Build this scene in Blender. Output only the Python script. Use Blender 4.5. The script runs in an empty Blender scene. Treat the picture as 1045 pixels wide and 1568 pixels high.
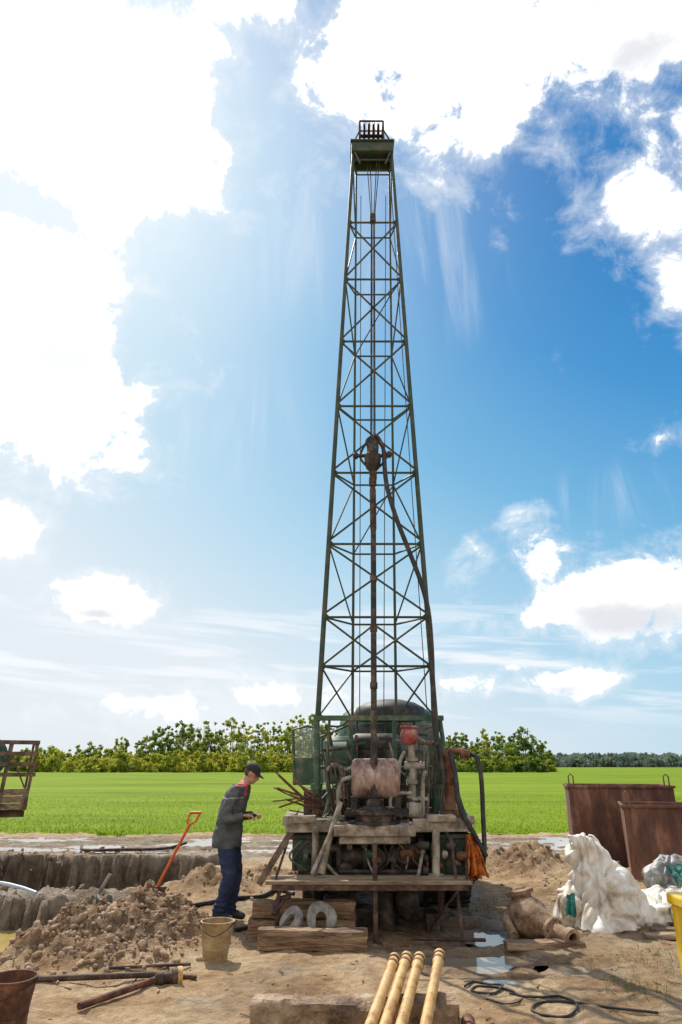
import bpy, math, random, time
import numpy as np
from mathutils import Vector, Matrix, noise
random.seed(7)
rng = np.random.default_rng(7)
scene = bpy.context.scene
scene.view_settings.view_transform = 'Standard'
scene.view_settings.look = 'None'
scene.view_settings.exposure = 0

# ------------------------------------------------------------ camera / site survey
CAM_H = 1.75
PITCH = math.radians(20.35)
SI, CO = math.sin(PITCH), math.cos(PITCH)
def ray(px, py):
    u = (px-522.5)/1045.0; v = (784-py)/1045.0
    return u, CO-v*SI, SI+v*CO
def W(px, py, Y):
    u, dy, dz = ray(px, py); s = Y/dy
    return Vector((u*s, Y, CAM_H+dz*s))
def G(px, py, z=0.0):
    u, dy, dz = ray(px, py); s = (CAM_H-z)/-dz
    return Vector((u*s, dy*s, z))
cd = bpy.data.cameras.new("camera"); cam = bpy.data.objects.new("camera", cd)
scene.collection.objects.link(cam); scene.camera = cam
cam.location = (0, 0, CAM_H); cam.rotation_euler = (math.pi/2+PITCH, 0, 0)
cd.sensor_fit = 'VERTICAL'; cd.sensor_height = 36; cd.lens = 24
cd.clip_start = 0.05; cd.clip_end = 9000

# ------------------------------------------------------------ materials
def mat(name, cols, rough=0.7, metal=0.0, scale=6, bump=0.25, bscale=40, stretch=(1,1,1), lo=0.35, hi=0.65, rvar=0.15, dist=0.01, detail=6):
    m = bpy.data.materials.new(name); m.use_nodes = True
    nt = m.node_tree; b = nt.nodes['Principled BSDF']
    tc = nt.nodes.new('ShaderNodeTexCoord'); mp = nt.nodes.new('ShaderNodeMapping')
    mp.inputs['Scale'].default_value = stretch
    nt.links.new(tc.outputs['Object'], mp.inputs['Vector'])
    n = nt.nodes.new('ShaderNodeTexNoise'); n.inputs['Scale'].default_value = scale
    n.inputs['Detail'].default_value = detail; n.inputs['Roughness'].default_value = 0.68
    nt.links.new(mp.outputs[0], n.inputs['Vector'])
    cr = nt.nodes.new('ShaderNodeValToRGB'); e = cr.color_ramp.elements
    k = len(cols)
    for i, c in enumerate(cols):
        p = lo+(hi-lo)*i/max(1, k-1)
        if i < 2: el = e[i]; el.position = p
        else: el = e.new(p)
        el.color = (*c, 1)
    if k == 1: e[1].color = (*cols[0], 1)
    nt.links.new(n.outputs[0], cr.inputs[0]); nt.links.new(cr.outputs[0], b.inputs['Base Color'])
    mr = nt.nodes.new('ShaderNodeMapRange'); mr.inputs['To Min'].default_value = max(0.05, rough-rvar); mr.inputs['To Max'].default_value = min(1, rough+rvar)
    nt.links.new(n.outputs[0], mr.inputs[0]); nt.links.new(mr.outputs[0], b.inputs['Roughness'])
    b.inputs['Metallic'].default_value = metal
    if bump > 0:
        n2 = nt.nodes.new('ShaderNodeTexNoise'); n2.inputs['Scale'].default_value = bscale; n2.inputs['Detail'].default_value = 3
        nt.links.new(mp.outputs[0], n2.inputs['Vector'])
        bp = nt.nodes.new('ShaderNodeBump'); bp.inputs['Strength'].default_value = bump; bp.inputs['Distance'].default_value = dist
        nt.links.new(n2.outputs[0], bp.inputs['Height']); nt.links.new(bp.outputs[0], b.inputs['Normal'])
    return m
M_MAST = mat('mast_paint', [(.02,.038,.026),(.04,.065,.042),(.09,.085,.055)], .55, .1, 5)
M_GREEN = mat('green_paint', [(.02,.06,.038),(.045,.105,.065),(.21,.17,.12)], .55, .05, 5, hi=.68)
M_IRON = mat('dark_iron', [(.013,.013,.013),(.038,.032,.027),(.15,.11,.08)], .6, .3, 7)
M_DUSTY = mat('dusty_steel', [(.08,.062,.048),(.25,.21,.165),(.46,.40,.33)], .85, .05, 6)
M_RUST = mat('rust', [(.06,.026,.017),(.15,.062,.034),(.27,.14,.08)], .85, .1, 7)
M_RUSTD = mat('dark_rust', [(.028,.017,.013),(.07,.039,.029),(.16,.105,.072)], .75, .2, 9)
M_TANKR = mat('container_rust', [(.075,.035,.028),(.15,.07,.05),(.32,.17,.115)], .8, .1, 2.6, bump=.35, bscale=25, stretch=(1.6,1.6,.45))
M_PINK = mat('faded_paint', [(.12,.07,.055),(.32,.215,.18),(.48,.385,.34)], .65, .05, 6, stretch=(1.5,1,.8))
M_REDP = mat('red_paint', [(.18,.025,.03),(.31,.075,.075),(.40,.27,.25)], .45, 0, 6)
M_RUB = mat('rubber', [(.010,.010,.011),(.024,.023,.022),(.08,.068,.053)], .6, 0, 7)
M_WOOD = mat('weathered_wood', [(.12,.075,.048),(.28,.2,.13),(.42,.33,.235)], .9, 0, 4, .5, 22, stretch=(.5,4,4))
M_WOODD = mat('dark_wood', [(.055,.035,.022),(.12,.08,.052),(.24,.17,.11)], .9, 0, 5, .5, 25)
M_BEAM = mat('sleeper_wood', [(.075,.04,.025),(.235,.145,.085),(.41,.29,.185)], .9, 0, 3, .9, 14, stretch=(.6,4,5), dist=.03)
M_PIPEY = mat('yellow_pipe_coat', [(.28,.13,.045),(.56,.33,.105),(.63,.43,.19)], .6, 0, 7, .3, 50, hi=.6)
M_BUCK = mat('bucket_steel', [(.2,.12,.05),(.38,.27,.13),(.46,.37,.24)], .65, .2, 6)
M_SACK = mat('woven_sack', [(.26,.19,.12),(.52,.45,.36),(.68,.64,.57),(.78,.75,.70)], .6, 0, 2.6, .3, 60, lo=.32, hi=.56)
M_SACKG = mat('grey_sack', [(.10,.10,.10),(.24,.24,.24),(.5,.49,.47)], .5, 0, 3.4, .3, 40)
M_TEAL = mat('teal_cloth', [(.01,.09,.08),(.03,.2,.17)], .8, 0, 6)
M_ORCL = mat('orange_cloth', [(.10,.03,.012),(.48,.13,.018),(.64,.22,.05)], .85, 0, 7)
M_ORG = mat('orange_paint', [(.5,.06,.01),(.68,.13,.02)], .45, 0, 8)
M_YEL = mat('yellow_paint', [(.62,.36,.01),(.78,.5,.01),(.6,.42,.1)], .4, 0, 4)
M_CONC = mat('concrete', [(.10,.062,.04),(.28,.19,.12),(.44,.335,.23)], .95, 0, 4, 1.0, 16, dist=.05)
M_BLUEH = mat('pale_hose', [(.3,.4,.6),(.5,.56,.66)], .5, 0, 5)
M_GREYP = mat('grey_paint', [(.11,.105,.09),(.27,.25,.22),(.40,.36,.31)], .7, .1, 6)
M_LOG = mat('cast_grey', [(.10,.09,.08),(.22,.2,.18),(.36,.33,.29)], .8, .1, 9)
M_GLASS = mat('cab_glass', [(.03,.04,.045),(.16,.19,.19)], .14, 0, 4, 0, rvar=.05)

# ------------------------------------------------------------ mesh builder
def spline(pts, k=8):
    pts = [Vector(p) for p in pts]; out = []
    n = len(pts)
    for i in range(n-1):
        p0 = pts[max(0, i-1)]; p1 = pts[i]; p2 = pts[i+1]; p3 = pts[min(n-1, i+2)]
        for j in range(k):
            t = j/k
            out.append(.5*((2*p1)+(-p0+p2)*t+(2*p0-5*p1+4*p2-p3)*t*t+(-p0+3*p1-3*p2+p3)*t**3))
    out.append(pts[-1]); return out
class MB:
    def __init__(s): s.v = []; s.f = []; s.m = []; s.mi = 0
    def add(s, vs, fs):
        o = len(s.v); s.v += [tuple(v) for v in vs]
        s.f += [tuple(i+o for i in f) for f in fs]; s.m += [s.mi]*len(fs); return s
    def xf(s, fn): s.v = [tuple(fn(Vector(v))) for v in s.v]; return s
    def box(s, lo, hi, R=None, c=None):
        x0, y0, z0 = lo; x1, y1, z1 = hi
        vs = [Vector(p) for p in ((x0,y0,z0),(x1,y0,z0),(x1,y1,z0),(x0,y1,z0),(x0,y0,z1),(x1,y0,z1),(x1,y1,z1),(x0,y1,z1))]
        if R is not None:
            c = Vector(c) if c is not None else (Vector(lo)+Vector(hi))/2
            vs = [R @ (v-c)+c for v in vs]
        return s.add(vs, [(0,3,2,1),(4,5,6,7),(0,1,5,4),(1,2,6,5),(2,3,7,6),(3,0,4,7)])
    def beam(s, p0, p1, w, h, up=(0,0,1)):
        p0 = Vector(p0); p1 = Vector(p1); d = (p1-p0).normalized(); up = Vector(up)
        if abs(d.dot(up)) > .95: up = Vector((0,1,0))
        a = d.cross(up).normalized()*w/2; b = a.cross(d).normalized()*h/2
        vs = [p0-a-b, p0+a-b, p0+a+b, p0-a+b, p1-a-b, p1+a-b, p1+a+b, p1-a+b]
        return s.add(vs, [(0,1,2,3),(7,6,5,4),(0,4,5,1),(1,5,6,2),(2,6,7,3),(3,7,4,0)])
    def tube(s, pts, r, n=8, cap=True, sy=1.0):
        pts = [Vector(p) for p in pts]; k = len(pts)
        rs = r if isinstance(r, (list, tuple)) else [r]*k
        t0 = (pts[1]-pts[0]).normalized(); up = Vector((0,0,1)) if abs(t0.z) < .9 else Vector((0,1,0))
        a = t0.cross(up).normalized(); vs = []; fs = []
        for i in range(k):
            t = (pts[min(i+1, k-1)]-pts[max(i-1, 0)]).normalized()
            a = (a-t*a.dot(t)).normalized(); b = t.cross(a)
            for j in range(n):
                an = 2*math.pi*j/n
                vs.append(pts[i]+(a*math.cos(an)+b*math.sin(an)*sy)*rs[i])
        for i in range(k-1):
            for j in range(n):
                q = (j+1) % n
                fs.append((i*n+j, i*n+q, (i+1)*n+q, (i+1)*n+j))
        if cap: fs.append(tuple(range(n-1, -1, -1))); fs.append(tuple((k-1)*n+j for j in range(n)))
        return s.add(vs, fs)
    def lathe(s, p0, p1, prof, n=20, cap=True):
        p0 = Vector(p0); d = (Vector(p1)-p0); pts = [p0+d*t for t, r in prof]
        t = d.normalized(); up = Vector((0,0,1)) if abs(t.z) < .9 else Vector((0,1,0))
        a = t.cross(up).normalized(); b = t.cross(a); vs = []; fs = []
        for i, (tt, r) in enumerate(prof):
            for j in range(n):
                an = 2*math.pi*j/n
                vs.append(pts[i]+(a*math.cos(an)+b*math.sin(an))*r)
        for i in range(len(prof)-1):
            for j in range(n):
                q = (j+1) % n; fs.append((i*n+q, i*n+j, (i+1)*n+j, (i+1)*n+q))
        if cap: fs.append(tuple(range(n))); fs.append(tuple((len(prof)-1)*n+j for j in range(n-1, -1, -1)))
        return s.add(vs, fs)
    def ell(s, c, r, n=14, m=9, R=None):
        c = Vector(c); vs = []; fs = []
        for i in range(1, m):
            th = math.pi*i/m
            for j in range(n):
                ph = 2*math.pi*j/n
                p = Vector((r[0]*math.sin(th)*math.cos(ph), r[1]*math.sin(th)*math.sin(ph), r[2]*math.cos(th)))
                if R is not None: p = R @ p
                vs.append(c+p)
        tp = Vector((0,0,r[2])); bt = Vector((0,0,-r[2]))
        if R is not None: tp = R @ tp; bt = R @ bt
        vs += [c+tp, c+bt]; T = len(vs)-2; B = T+1
        for i in range(m-2):
            for j in range(n):
                q = (j+1) % n; fs.append((i*n+j, (i+1)*n+j, (i+1)*n+q, i*n+q))
        for j in range(n):
            q = (j+1) % n; fs.append((T, j, q)); fs.append((B, (m-2)*n+q, (m-2)*n+j))
        return s.add(vs, fs)
    def rings(s, rings, n=24, cap=True):
        vs = []; fs = []
        for c, rx, ry in rings:
            for j in range(n):
                an = 2*math.pi*j/n; vs.append((c[0]+rx*math.cos(an), c[1]+ry*math.sin(an), c[2]))
        for i in range(len(rings)-1):
            for j in range(n):
                q = (j+1) % n; fs.append((i*n+j, i*n+q, (i+1)*n+q, (i+1)*n+j))
        if cap: fs.append(tuple(range(n-1, -1, -1))); fs.append(tuple((len(rings)-1)*n+j for j in range(n)))
        return s.add(vs, fs)
    def obj(s, name, mats, parent=None, bevel=0, smooth=True, ang=40):
        me = bpy.data.meshes.new(name); me.from_pydata(s.v, [], s.f)
        if not isinstance(mats, (list, tuple)): mats = [mats]
        for m in mats: me.materials.append(m)
        me.polygons.foreach_set('material_index', s.m)
        if smooth:
            me.polygons.foreach_set('use_smooth', [True]*len(s.f)); me.set_sharp_from_angle(angle=math.radians(ang))
        me.update()
        o = bpy.data.objects.new(name, me); scene.collection.objects.link(o)
        if parent: o.parent = parent
        if bevel:
            b = o.modifiers.new('bevel', 'BEVEL'); b.width = bevel; b.segments = 2; b.limit_method = 'ANGLE'; b.angle_limit = math.radians(40)
        return o
def empty(name, loc=(0,0,0)):
    o = bpy.data.objects.new(name, None); scene.collection.objects.link(o); return o

# ------------------------------------------------------------ numpy noise
_pr = np.random.default_rng(3); _perm = _pr.permutation(512).astype(np.int64); _ga = _pr.uniform(0, 2*np.pi, 512); _gx = np.cos(_ga); _gy = np.sin(_ga)
def pn(x, y, s=0):
    xi = np.floor(x).astype(np.int64); yi = np.floor(y).astype(np.int64); xf = x-xi; yf = y-yi
    u = xf*xf*xf*(xf*(xf*6-15)+10); v = yf*yf*yf*(yf*(yf*6-15)+10)
    def g(ix, iy, fx, fy):
        h = _perm[(_perm[(ix+s*17) & 511]+iy) & 511]; return _gx[h]*fx+_gy[h]*fy
    a = g(xi, yi, xf, yf); b = g(xi+1, yi, xf-1, yf); c = g(xi, yi+1, xf, yf-1); d = g(xi+1, yi+1, xf-1, yf-1)
    return (a+(b-a)*u+(c-a)*v+(a-b-c+d)*u*v)*1.5
def fbm(x, y, s=0, o=4, gain=.55):
    t = 0; a = 1
    for i in range(o): t = t+a*pn(x*2**i+i*7.3, y*2**i+i*3.1, s+i); a *= gain
    return t

# ------------------------------------------------------------ ground
def sm(t): t = np.clip(t, 0, 1); return t*t*(3-2*t)
def bx(x, y, x0, x1, y0, y1, w): return sm((x-x0)/w+.5)*sm((x1-x)/w+.5)*sm((y-y0)/w+.5)*sm((y1-y)/w+.5)
def ga(x, y, cx, cy, h, rx, ry=None):
    ry = ry or rx; return h*np.exp(-(((x-cx)/rx)**2+((y-cy)/ry)**2)*1.2)
MOUNDS = [(-2.1,8.75,.40,.42,.4),(-2.0,8.1,.20,.5,.5),(-2.65,8.15,.24,.45,.5),(-1.65,8.5,.15,.3,.4),(-2.9,7.6,.15,.5,.35),(-2.2,7.45,.10,.5,.3)]
BROWN = [(-1.9,11.4,.25,.6,.45),(-1.2,12.2,.2,.7,.5),(3.3,13.0,.38,.75,.55),(2.7,13.6,.3,.5,.5),(4.1,12.0,.25,.7,.6),(3.2,11.2,.12,.6,.5),(1.1,9.3,.12,.6,.4),(-2.7,16.2,.1,.8,.4)]
PUD = [(G(742,1475),.46,.30),(G(858,1484),.36,.16),(G(735,1434),.22,.42),(G(845,1436),.28,.18),(G(790,1500),.22,.07),(G(690,1446),.2,.12),(G(640,1452),.25,.1)]
def ground_h(x, y):
    x = np.asarray(x, dtype=float); y = np.asarray(y, dtype=float)
    n1 = fbm(x*.5, y*.5, 0, 3); n2 = fbm(x*2.7, y*2.7, 5, 4); n3 = fbm(x*7, y*7, 9, 3, .7)
    near = (1-sm((y-19)/6))*(1-sm((np.abs(x)-12)/8))
    h = near*(.03*n1+.018*n2+.010*n3+.02)
    rill = np.abs(pn(x*3.1, y*.4, 31))*.45+np.abs(pn(x*7.3, y*.8, 33))*.2
    e = .22*n1+.16*n2+.05*n3
    p1 = bx(x+e, y+e+rill, -12, -2.45, 11.75, 15.6, .22)
    p2 = bx(x+e, y+e*.8+rill*.8, -12, -2.95, 8.5, 10.8, .24)
    h = h-(.72+.2*n2+.07*n3)*p1-(.5+.1*n2+.05*n3)*p2
    edge = 4*p1*(1-p1)+4*p2*(1-p2); h = h+edge*.10*n3
    low = sm((-x-2.95)/.8)*bx(x, y, -20, 20, 6.6, 9.2, 1.2); h = h-.32*low
    lip = bx(x+e, y, -12, -2.6, 10.4, 11.9, .5); h = h+lip*.05*n2+lip*.03*n3
    m = 0; b = 0
    for a in MOUNDS: m = m+ga(x, y, *a)
    h = h+m*(1+.35*n2)+np.minimum(1, m*5)*(.045*n3+.05*np.abs(fbm(x*3.4, y*3.4, 21, 3, .6)))
    for a in BROWN: b = b+ga(x, y, *a)
    h = h+b*(1+.35*n2)+.045*np.minimum(1, b*5)*n3
    g = ga(x, y, -6.3, 12.4, .95, .75, .65)+ga(x, y, -7.4, 12.2, 1.1, .9, .6)
    h = h+g*(1+.1*n2)+np.minimum(1,g*4)*.02*n3
    strip = bx(x, y, -14, 16, 15.9, 19.6, .7)
    h = h*(1-strip)+strip*(.07*fbm(x*.5, y*2.2, 2, 4)+.015*n3-.006)
    pm = 0*x
    for c, rx, ry in PUD:
        d = np.hypot((x-c.x)/rx, (y-c.y)/ry)+.45*n2
        k = 1-sm((d-1.0)/.6); h = h*(1-k)+k*(-.012+(d-1)*.03); pm = np.maximum(pm, 1-sm((d-.95)/1.3))
    grey = np.maximum.reduce([p1, p2, bx(x+e, y, -12, -2.8, 8.4, 12.2, .6), sm(g*4), strip*.7, bx(x+e,y,-12,-1.5,14.8,19,1)*.8])
    grey = grey*(1-sm(m*6))
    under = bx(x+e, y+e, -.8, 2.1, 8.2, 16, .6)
    wet_dark = np.maximum.reduce([pm, under*.75, strip*.3, p1*.9, p2*.85, np.minimum(1,edge)*.9, low*.5*(1-sm(m*5)), sm((n1+.05)*3)*.55*bx(x, y, -2.5, 4.5, 5, 11, 1.5)])  # besides water edges, darkens the pit walls and the soil below the rig
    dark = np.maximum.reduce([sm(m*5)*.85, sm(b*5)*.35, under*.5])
    return h, grey, wet_dark, dark
def gh(x, y): return float(ground_h(x, y)[0])
def geo(a, b, n): return list(np.geomspace(a, b, n))
st = .05
xs = np.array([-v for v in reversed(geo(9.4, 4000, 24))]+list(np.arange(-9, 9.01, st))+geo(9.4, 4000, 24))
ys = np.array([-v for v in reversed(geo(1, 500, 8))]+[0.8,1.6,2.4,3.2]+list(np.arange(3.5, 7, st))+list(np.arange(7, 9.5, .035))+list(np.arange(9.5,20,st))+[20+v for v in geo(.15, 5000, 40)])
nx, ny = len(xs), len(ys)
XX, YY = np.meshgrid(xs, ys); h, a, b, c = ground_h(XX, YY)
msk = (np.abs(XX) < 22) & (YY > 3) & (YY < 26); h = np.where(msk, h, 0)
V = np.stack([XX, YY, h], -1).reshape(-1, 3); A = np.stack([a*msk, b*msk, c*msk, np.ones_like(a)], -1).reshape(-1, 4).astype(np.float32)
ii = np.arange(nx*ny).reshape(ny, nx)
F = np.stack([ii[:-1,:-1].ravel(), ii[:-1,1:].ravel(), ii[1:,1:].ravel(), ii[1:,:-1].ravel()], 1)
me = bpy.data.meshes.new('ground'); me.vertices.add(len(V)); me.vertices.foreach_set('co', V.ravel())
me.loops.add(F.size); me.loops.foreach_set('vertex_index', F.ravel().astype(np.int32))
me.polygons.add(len(F)); me.polygons.foreach_set('loop_start', np.arange(0, F.size, 4, dtype=np.int32))
me.polygons.foreach_set('use_smooth', np.ones(len(F), dtype=bool))
me.update(calc_edges=True)
ca = me.color_attributes.new('soil', 'FLOAT_COLOR', 'POINT'); ca.data.foreach_set('color', A.ravel())
ground = bpy.data.objects.new('ground', me); scene.collection.objects.link(ground)
def groundmat():
    m = bpy.data.materials.new('soil'); m.use_nodes = True; nt = m.node_tree; b = nt.nodes['Principled BSDF']; L = nt.links.new
    tc = nt.nodes.new('ShaderNodeTexCoord')
    def nz(s, d=6, r=.6):
        n = nt.nodes.new('ShaderNodeTexNoise'); n.inputs['Scale'].default_value = s; n.inputs['Detail'].default_value = d; n.inputs['Roughness'].default_value = r
        L(tc.outputs['Object'], n.inputs['Vector']); return n.outputs[0]
    def ramp(src, st):
        c = nt.nodes.new('ShaderNodeValToRGB'); e = c.color_ramp.elements
        for i, (p, col) in enumerate(st):
            el = e[i] if i < 2 else e.new(p); el.position = p; el.color = (*col, 1)
        L(src, c.inputs[0]); return c.outputs[0]
    def mix(f, a, c, bt='MIX'):
        x = nt.nodes.new('ShaderNodeMix'); x.data_type = 'RGBA'; x.blend_type = bt
        if isinstance(f, float): x.inputs[0].default_value = f
        else: L(f, x.inputs[0])
        L(a, x.inputs[6]); L(c, x.inputs[7]); return x.outputs[2]
    at = nt.nodes.new('ShaderNodeAttribute'); at.attribute_name = 'soil'
    sp = nt.nodes.new('ShaderNodeSeparateColor'); L(at.outputs['Color'], sp.inputs[0])
    n1 = nz(1.3, 8, .65); n2 = nz(9, 6, .7); n3 = nz(60, 3, .7)
    sand = ramp(n1, [(.33,(.29,.175,.09)),(.45,(.47,.31,.17)),(.57,(.60,.44,.27)),(.68,(.67,.54,.375))])
    fine = ramp(n2, [(.3,(.50,.47,.44)),(.58,(1,1,1))])
    sand = mix(.85, sand, fine, 'MULTIPLY')
    greyc = mix(.8, ramp(n1, [(.35,(.19,.145,.10)),(.5,(.36,.295,.225)),(.65,(.56,.50,.42))]), fine, 'MULTIPLY')
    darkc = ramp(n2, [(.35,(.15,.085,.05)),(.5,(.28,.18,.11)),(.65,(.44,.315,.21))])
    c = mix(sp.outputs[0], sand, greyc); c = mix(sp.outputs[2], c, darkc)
    wetc = mix(1.0, c, ramp(n2, [(.3,(.32,.29,.26)),(.7,(.52,.48,.44))]), 'MULTIPLY')
    wr = nt.nodes.new('ShaderNodeMath'); wr.operation = 'MULTIPLY_ADD'; L(n1, wr.inputs[0]); wr.inputs[1].default_value = 1.9; wr.inputs[2].default_value = -.98
    wa = nt.nodes.new('ShaderNodeMath'); wa.operation = 'ADD'; wa.use_clamp = True; L(wr.outputs[0], wa.inputs[0]); L(sp.outputs[1], wa.inputs[1])
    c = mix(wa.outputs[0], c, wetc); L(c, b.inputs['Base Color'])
    rr = nt.nodes.new('ShaderNodeMapRange'); rr.inputs['From Min'].default_value = .45; rr.inputs['From Max'].default_value = 1; rr.inputs['To Min'].default_value = .95; rr.inputs['To Max'].default_value = .34; L(wa.outputs[0], rr.inputs[0]); L(rr.outputs[0], b.inputs['Roughness'])
    b.inputs['Specular IOR Level'].default_value = .3
    ad = nt.nodes.new('ShaderNodeMath'); ad.operation = 'MULTIPLY_ADD'; L(n3, ad.inputs[0]); ad.inputs[1].default_value = .35; L(n2, ad.inputs[2])
    bp = nt.nodes.new('ShaderNodeBump'); bp.inputs['Strength'].default_value = 1.0; bp.inputs['Distance'].default_value = .07
    L(ad.outputs[0], bp.inputs['Height']); L(bp.outputs[0], b.inputs['Normal'])
    return m
M_SOIL = groundmat(); me.materials.append(M_SOIL)

# clods
mb = MB(); N_ = 2800; cand = []
for i in range(N_):
    t = random.random()
    if t < .56: a = random.choice(MOUNDS); x = random.gauss(a[0], a[3]*.8); y = random.gauss(a[1], a[4]*.8); r = min(.055, abs(random.gauss(0, .017))+.006)
    elif t < .70: a = random.choice(BROWN[:6]); x = random.gauss(a[0], a[3]*.8); y = random.gauss(a[1], a[4]*.8); r = min(.06, abs(random.gauss(0, .02))+.008)
    elif t < .84: x = random.uniform(-7.5, -2.2); y = random.uniform(10.4, 16.8); r = min(.09, abs(random.gauss(0, .035))+.01)
    else: x = random.uniform(-5, 5); y = random.uniform(5, 15); r = min(.03, abs(random.gauss(0, .008))+.004)
    if x < -3.2 and y < 10.5: continue
    cand.append((x, y, r))
cand = np.array(cand); hh, gg_, ww, dd_ = ground_h(cand[:,0], cand[:,1])
def clod(c, r):
    R = Matrix.Rotation(random.random()*6, 3, 'Z') @ Matrix.Rotation(random.random()*3, 3, 'X')
    a = MB(); a.ell((0,0,0), (r*random.uniform(.7,1.4), r*random.uniform(.7,1.2), r*random.uniform(.4,.8)), 7, 5, R)
    sd = random.random()*50; vs = []
    for v in a.v:
        v = Vector(v); v *= 1+.7*noise.noise(v/r*1.1+Vector((sd, 0, 0))); vs.append(Vector(c)+v)
    mb.add(vs, a.f)
for (x, y, r), z, w_ in zip(cand, hh, ww):
    if w_ < .97: clod((x, y, z+r*.1), r)
M_CLOD = mat('clod_soil', [(.16,.10,.06),(.29,.19,.12),(.43,.31,.205)], .95, 0, 5, .8, 40)
mb.obj('soil_clods', M_CLOD, ang=180)

# water
def watermat(name, col):
    m = bpy.data.materials.new(name); m.use_nodes = True; nt = m.node_tree; b = nt.nodes['Principled BSDF']
    n = nt.nodes.new('ShaderNodeTexNoise'); n.inputs['Scale'].default_value = 5
    tc = nt.nodes.new('ShaderNodeTexCoord'); nt.links.new(tc.outputs['Object'], n.inputs['Vector'])
    cr = nt.nodes.new('ShaderNodeValToRGB'); cr.color_ramp.elements[0].color = (*[c*.7 for c in col], 1); cr.color_ramp.elements[1].color = (*[c*1.2 for c in col], 1)
    nt.links.new(n.outputs[0], cr.inputs[0]); nt.links.new(cr.outputs[0], b.inputs['Base Color'])
    b.inputs['Roughness'].default_value = .05
    bp = nt.nodes.new('ShaderNodeBump'); bp.inputs['Strength'].default_value = .05; bp.inputs['Distance'].default_value = .02
    n2 = nt.nodes.new('ShaderNodeTexNoise'); n2.inputs['Scale'].default_value = 14; nt.links.new(tc.outputs['Object'], n2.inputs['Vector'])
    nt.links.new(n2.outputs[0], bp.inputs['Height']); nt.links.new(bp.outputs[0], b.inputs['Normal'])
    return m
M_WAT = watermat('muddy_water', (.3,.23,.16)); M_WATY = watermat('clay_water', (.46,.34,.12))
for c, rx, ry in PUD:
    p = MB(); n = 24
    p.add([(c.x+rx*1.3*math.cos(2*math.pi*i/n), c.y+ry*1.3*math.sin(2*math.pi*i/n), -.012) for i in range(n)], [tuple(range(n))]); p.obj('puddle', M_WAT, smooth=False)
p = MB(); p.add([(-14,16.1,.004),(16,16.1,.004),(16,19.5,.004),(-14,19.5,.004)], [(0,1,2,3)]); p.obj('puddle', M_WAT, smooth=False)
p = MB(); p.add([(-12,8.0,-.36),(-3.0,8.0,-.36),(-3.0,10.7,-.36),(-12,10.7,-.36)], [(0,1,2,3)]); p.obj('pit_water', M_WATY, smooth=False)

# ------------------------------------------------------------ field
def fieldmat():
    m = bpy.data.materials.new('crop_field'); m.use_nodes = True; nt = m.node_tree; b = nt.nodes['Principled BSDF']; L = nt.links.new
    tc = nt.nodes.new('ShaderNodeTexCoord')
    mp = nt.nodes.new('ShaderNodeMapping'); mp.inputs['Scale'].default_value = (.03,.12,1); L(tc.outputs['Object'], mp.inputs[0])
    n = nt.nodes.new('ShaderNodeTexNoise'); n.inputs['Scale'].default_value = 1.0; n.inputs['Detail'].default_value = 8; n.inputs['Roughness'].default_value = .74; L(mp.outputs[0], n.inputs[0])
    cr = nt.nodes.new('ShaderNodeValToRGB'); e = cr.color_ramp.elements
    e[0].position = .35; e[0].color = (.12,.19,.006,1); e[1].position = .5; e[1].color = (.185,.27,.008,1); x = e.new(.66); x.color = (.25,.325,.02,1)
    L(n.outputs[0], cr.inputs[0])
    n2 = nt.nodes.new('ShaderNodeTexNoise'); n2.inputs['Scale'].default_value = 9; n2.inputs['Detail'].default_value = 4; L(tc.outputs['Object'], n2.inputs[0])
    cr2 = nt.nodes.new('ShaderNodeValToRGB'); cr2.color_ramp.elements[0].position = .35; cr2.color_ramp.elements[0].color = (.5,.55,.45,1); cr2.color_ramp.elements[1].position = .6; cr2.color_ramp.elements[1].color = (1,1,1,1); L(n2.outputs[0], cr2.inputs[0])
    mx = nt.nodes.new('ShaderNodeMix'); mx.data_type = 'RGBA'; mx.blend_type = 'MULTIPLY'; mx.inputs[0].default_value = .75; L(cr.outputs[0], mx.inputs[6]); L(cr2.outputs[0], mx.inputs[7])
    L(mx.outputs[2], b.inputs['Base Color']); b.inputs['Roughness'].default_value = .9; b.inputs['Specular IOR Level'].default_value = .1
    bp = nt.nodes.new('ShaderNodeBump'); bp.inputs['Strength'].default_value = .6; bp.inputs['Distance'].default_value = .1; L(n2.outputs[0], bp.inputs['Height']); L(bp.outputs[0], b.inputs['Normal'])
    return m
M_FIELD = fieldmat()
fx = list(np.linspace(-30, 30, 121)); fx = [-2500,-800,-250,-80]+fx+[80,250,800,2500]
vs = []; rows = [0,.3,1.5,6,20,60,200,700,3000]
for j, r in enumerate(rows):
    for x in fx:
        y0 = 20.2+(.7*float(fbm(np.array(x*.4),np.array(3.),1)) if abs(x) < 40 else 0)
        vs.append((x, y0+r, .01 if j == 0 else .05))
n = len(fx); fs = [(j*n+i, j*n+i+1, (j+1)*n+i+1, (j+1)*n+i) for j in range(len(rows)-1) for i in range(n-1)]
p = MB(); p.add(vs, fs); p.obj('field', M_FIELD, smooth=False)
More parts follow.
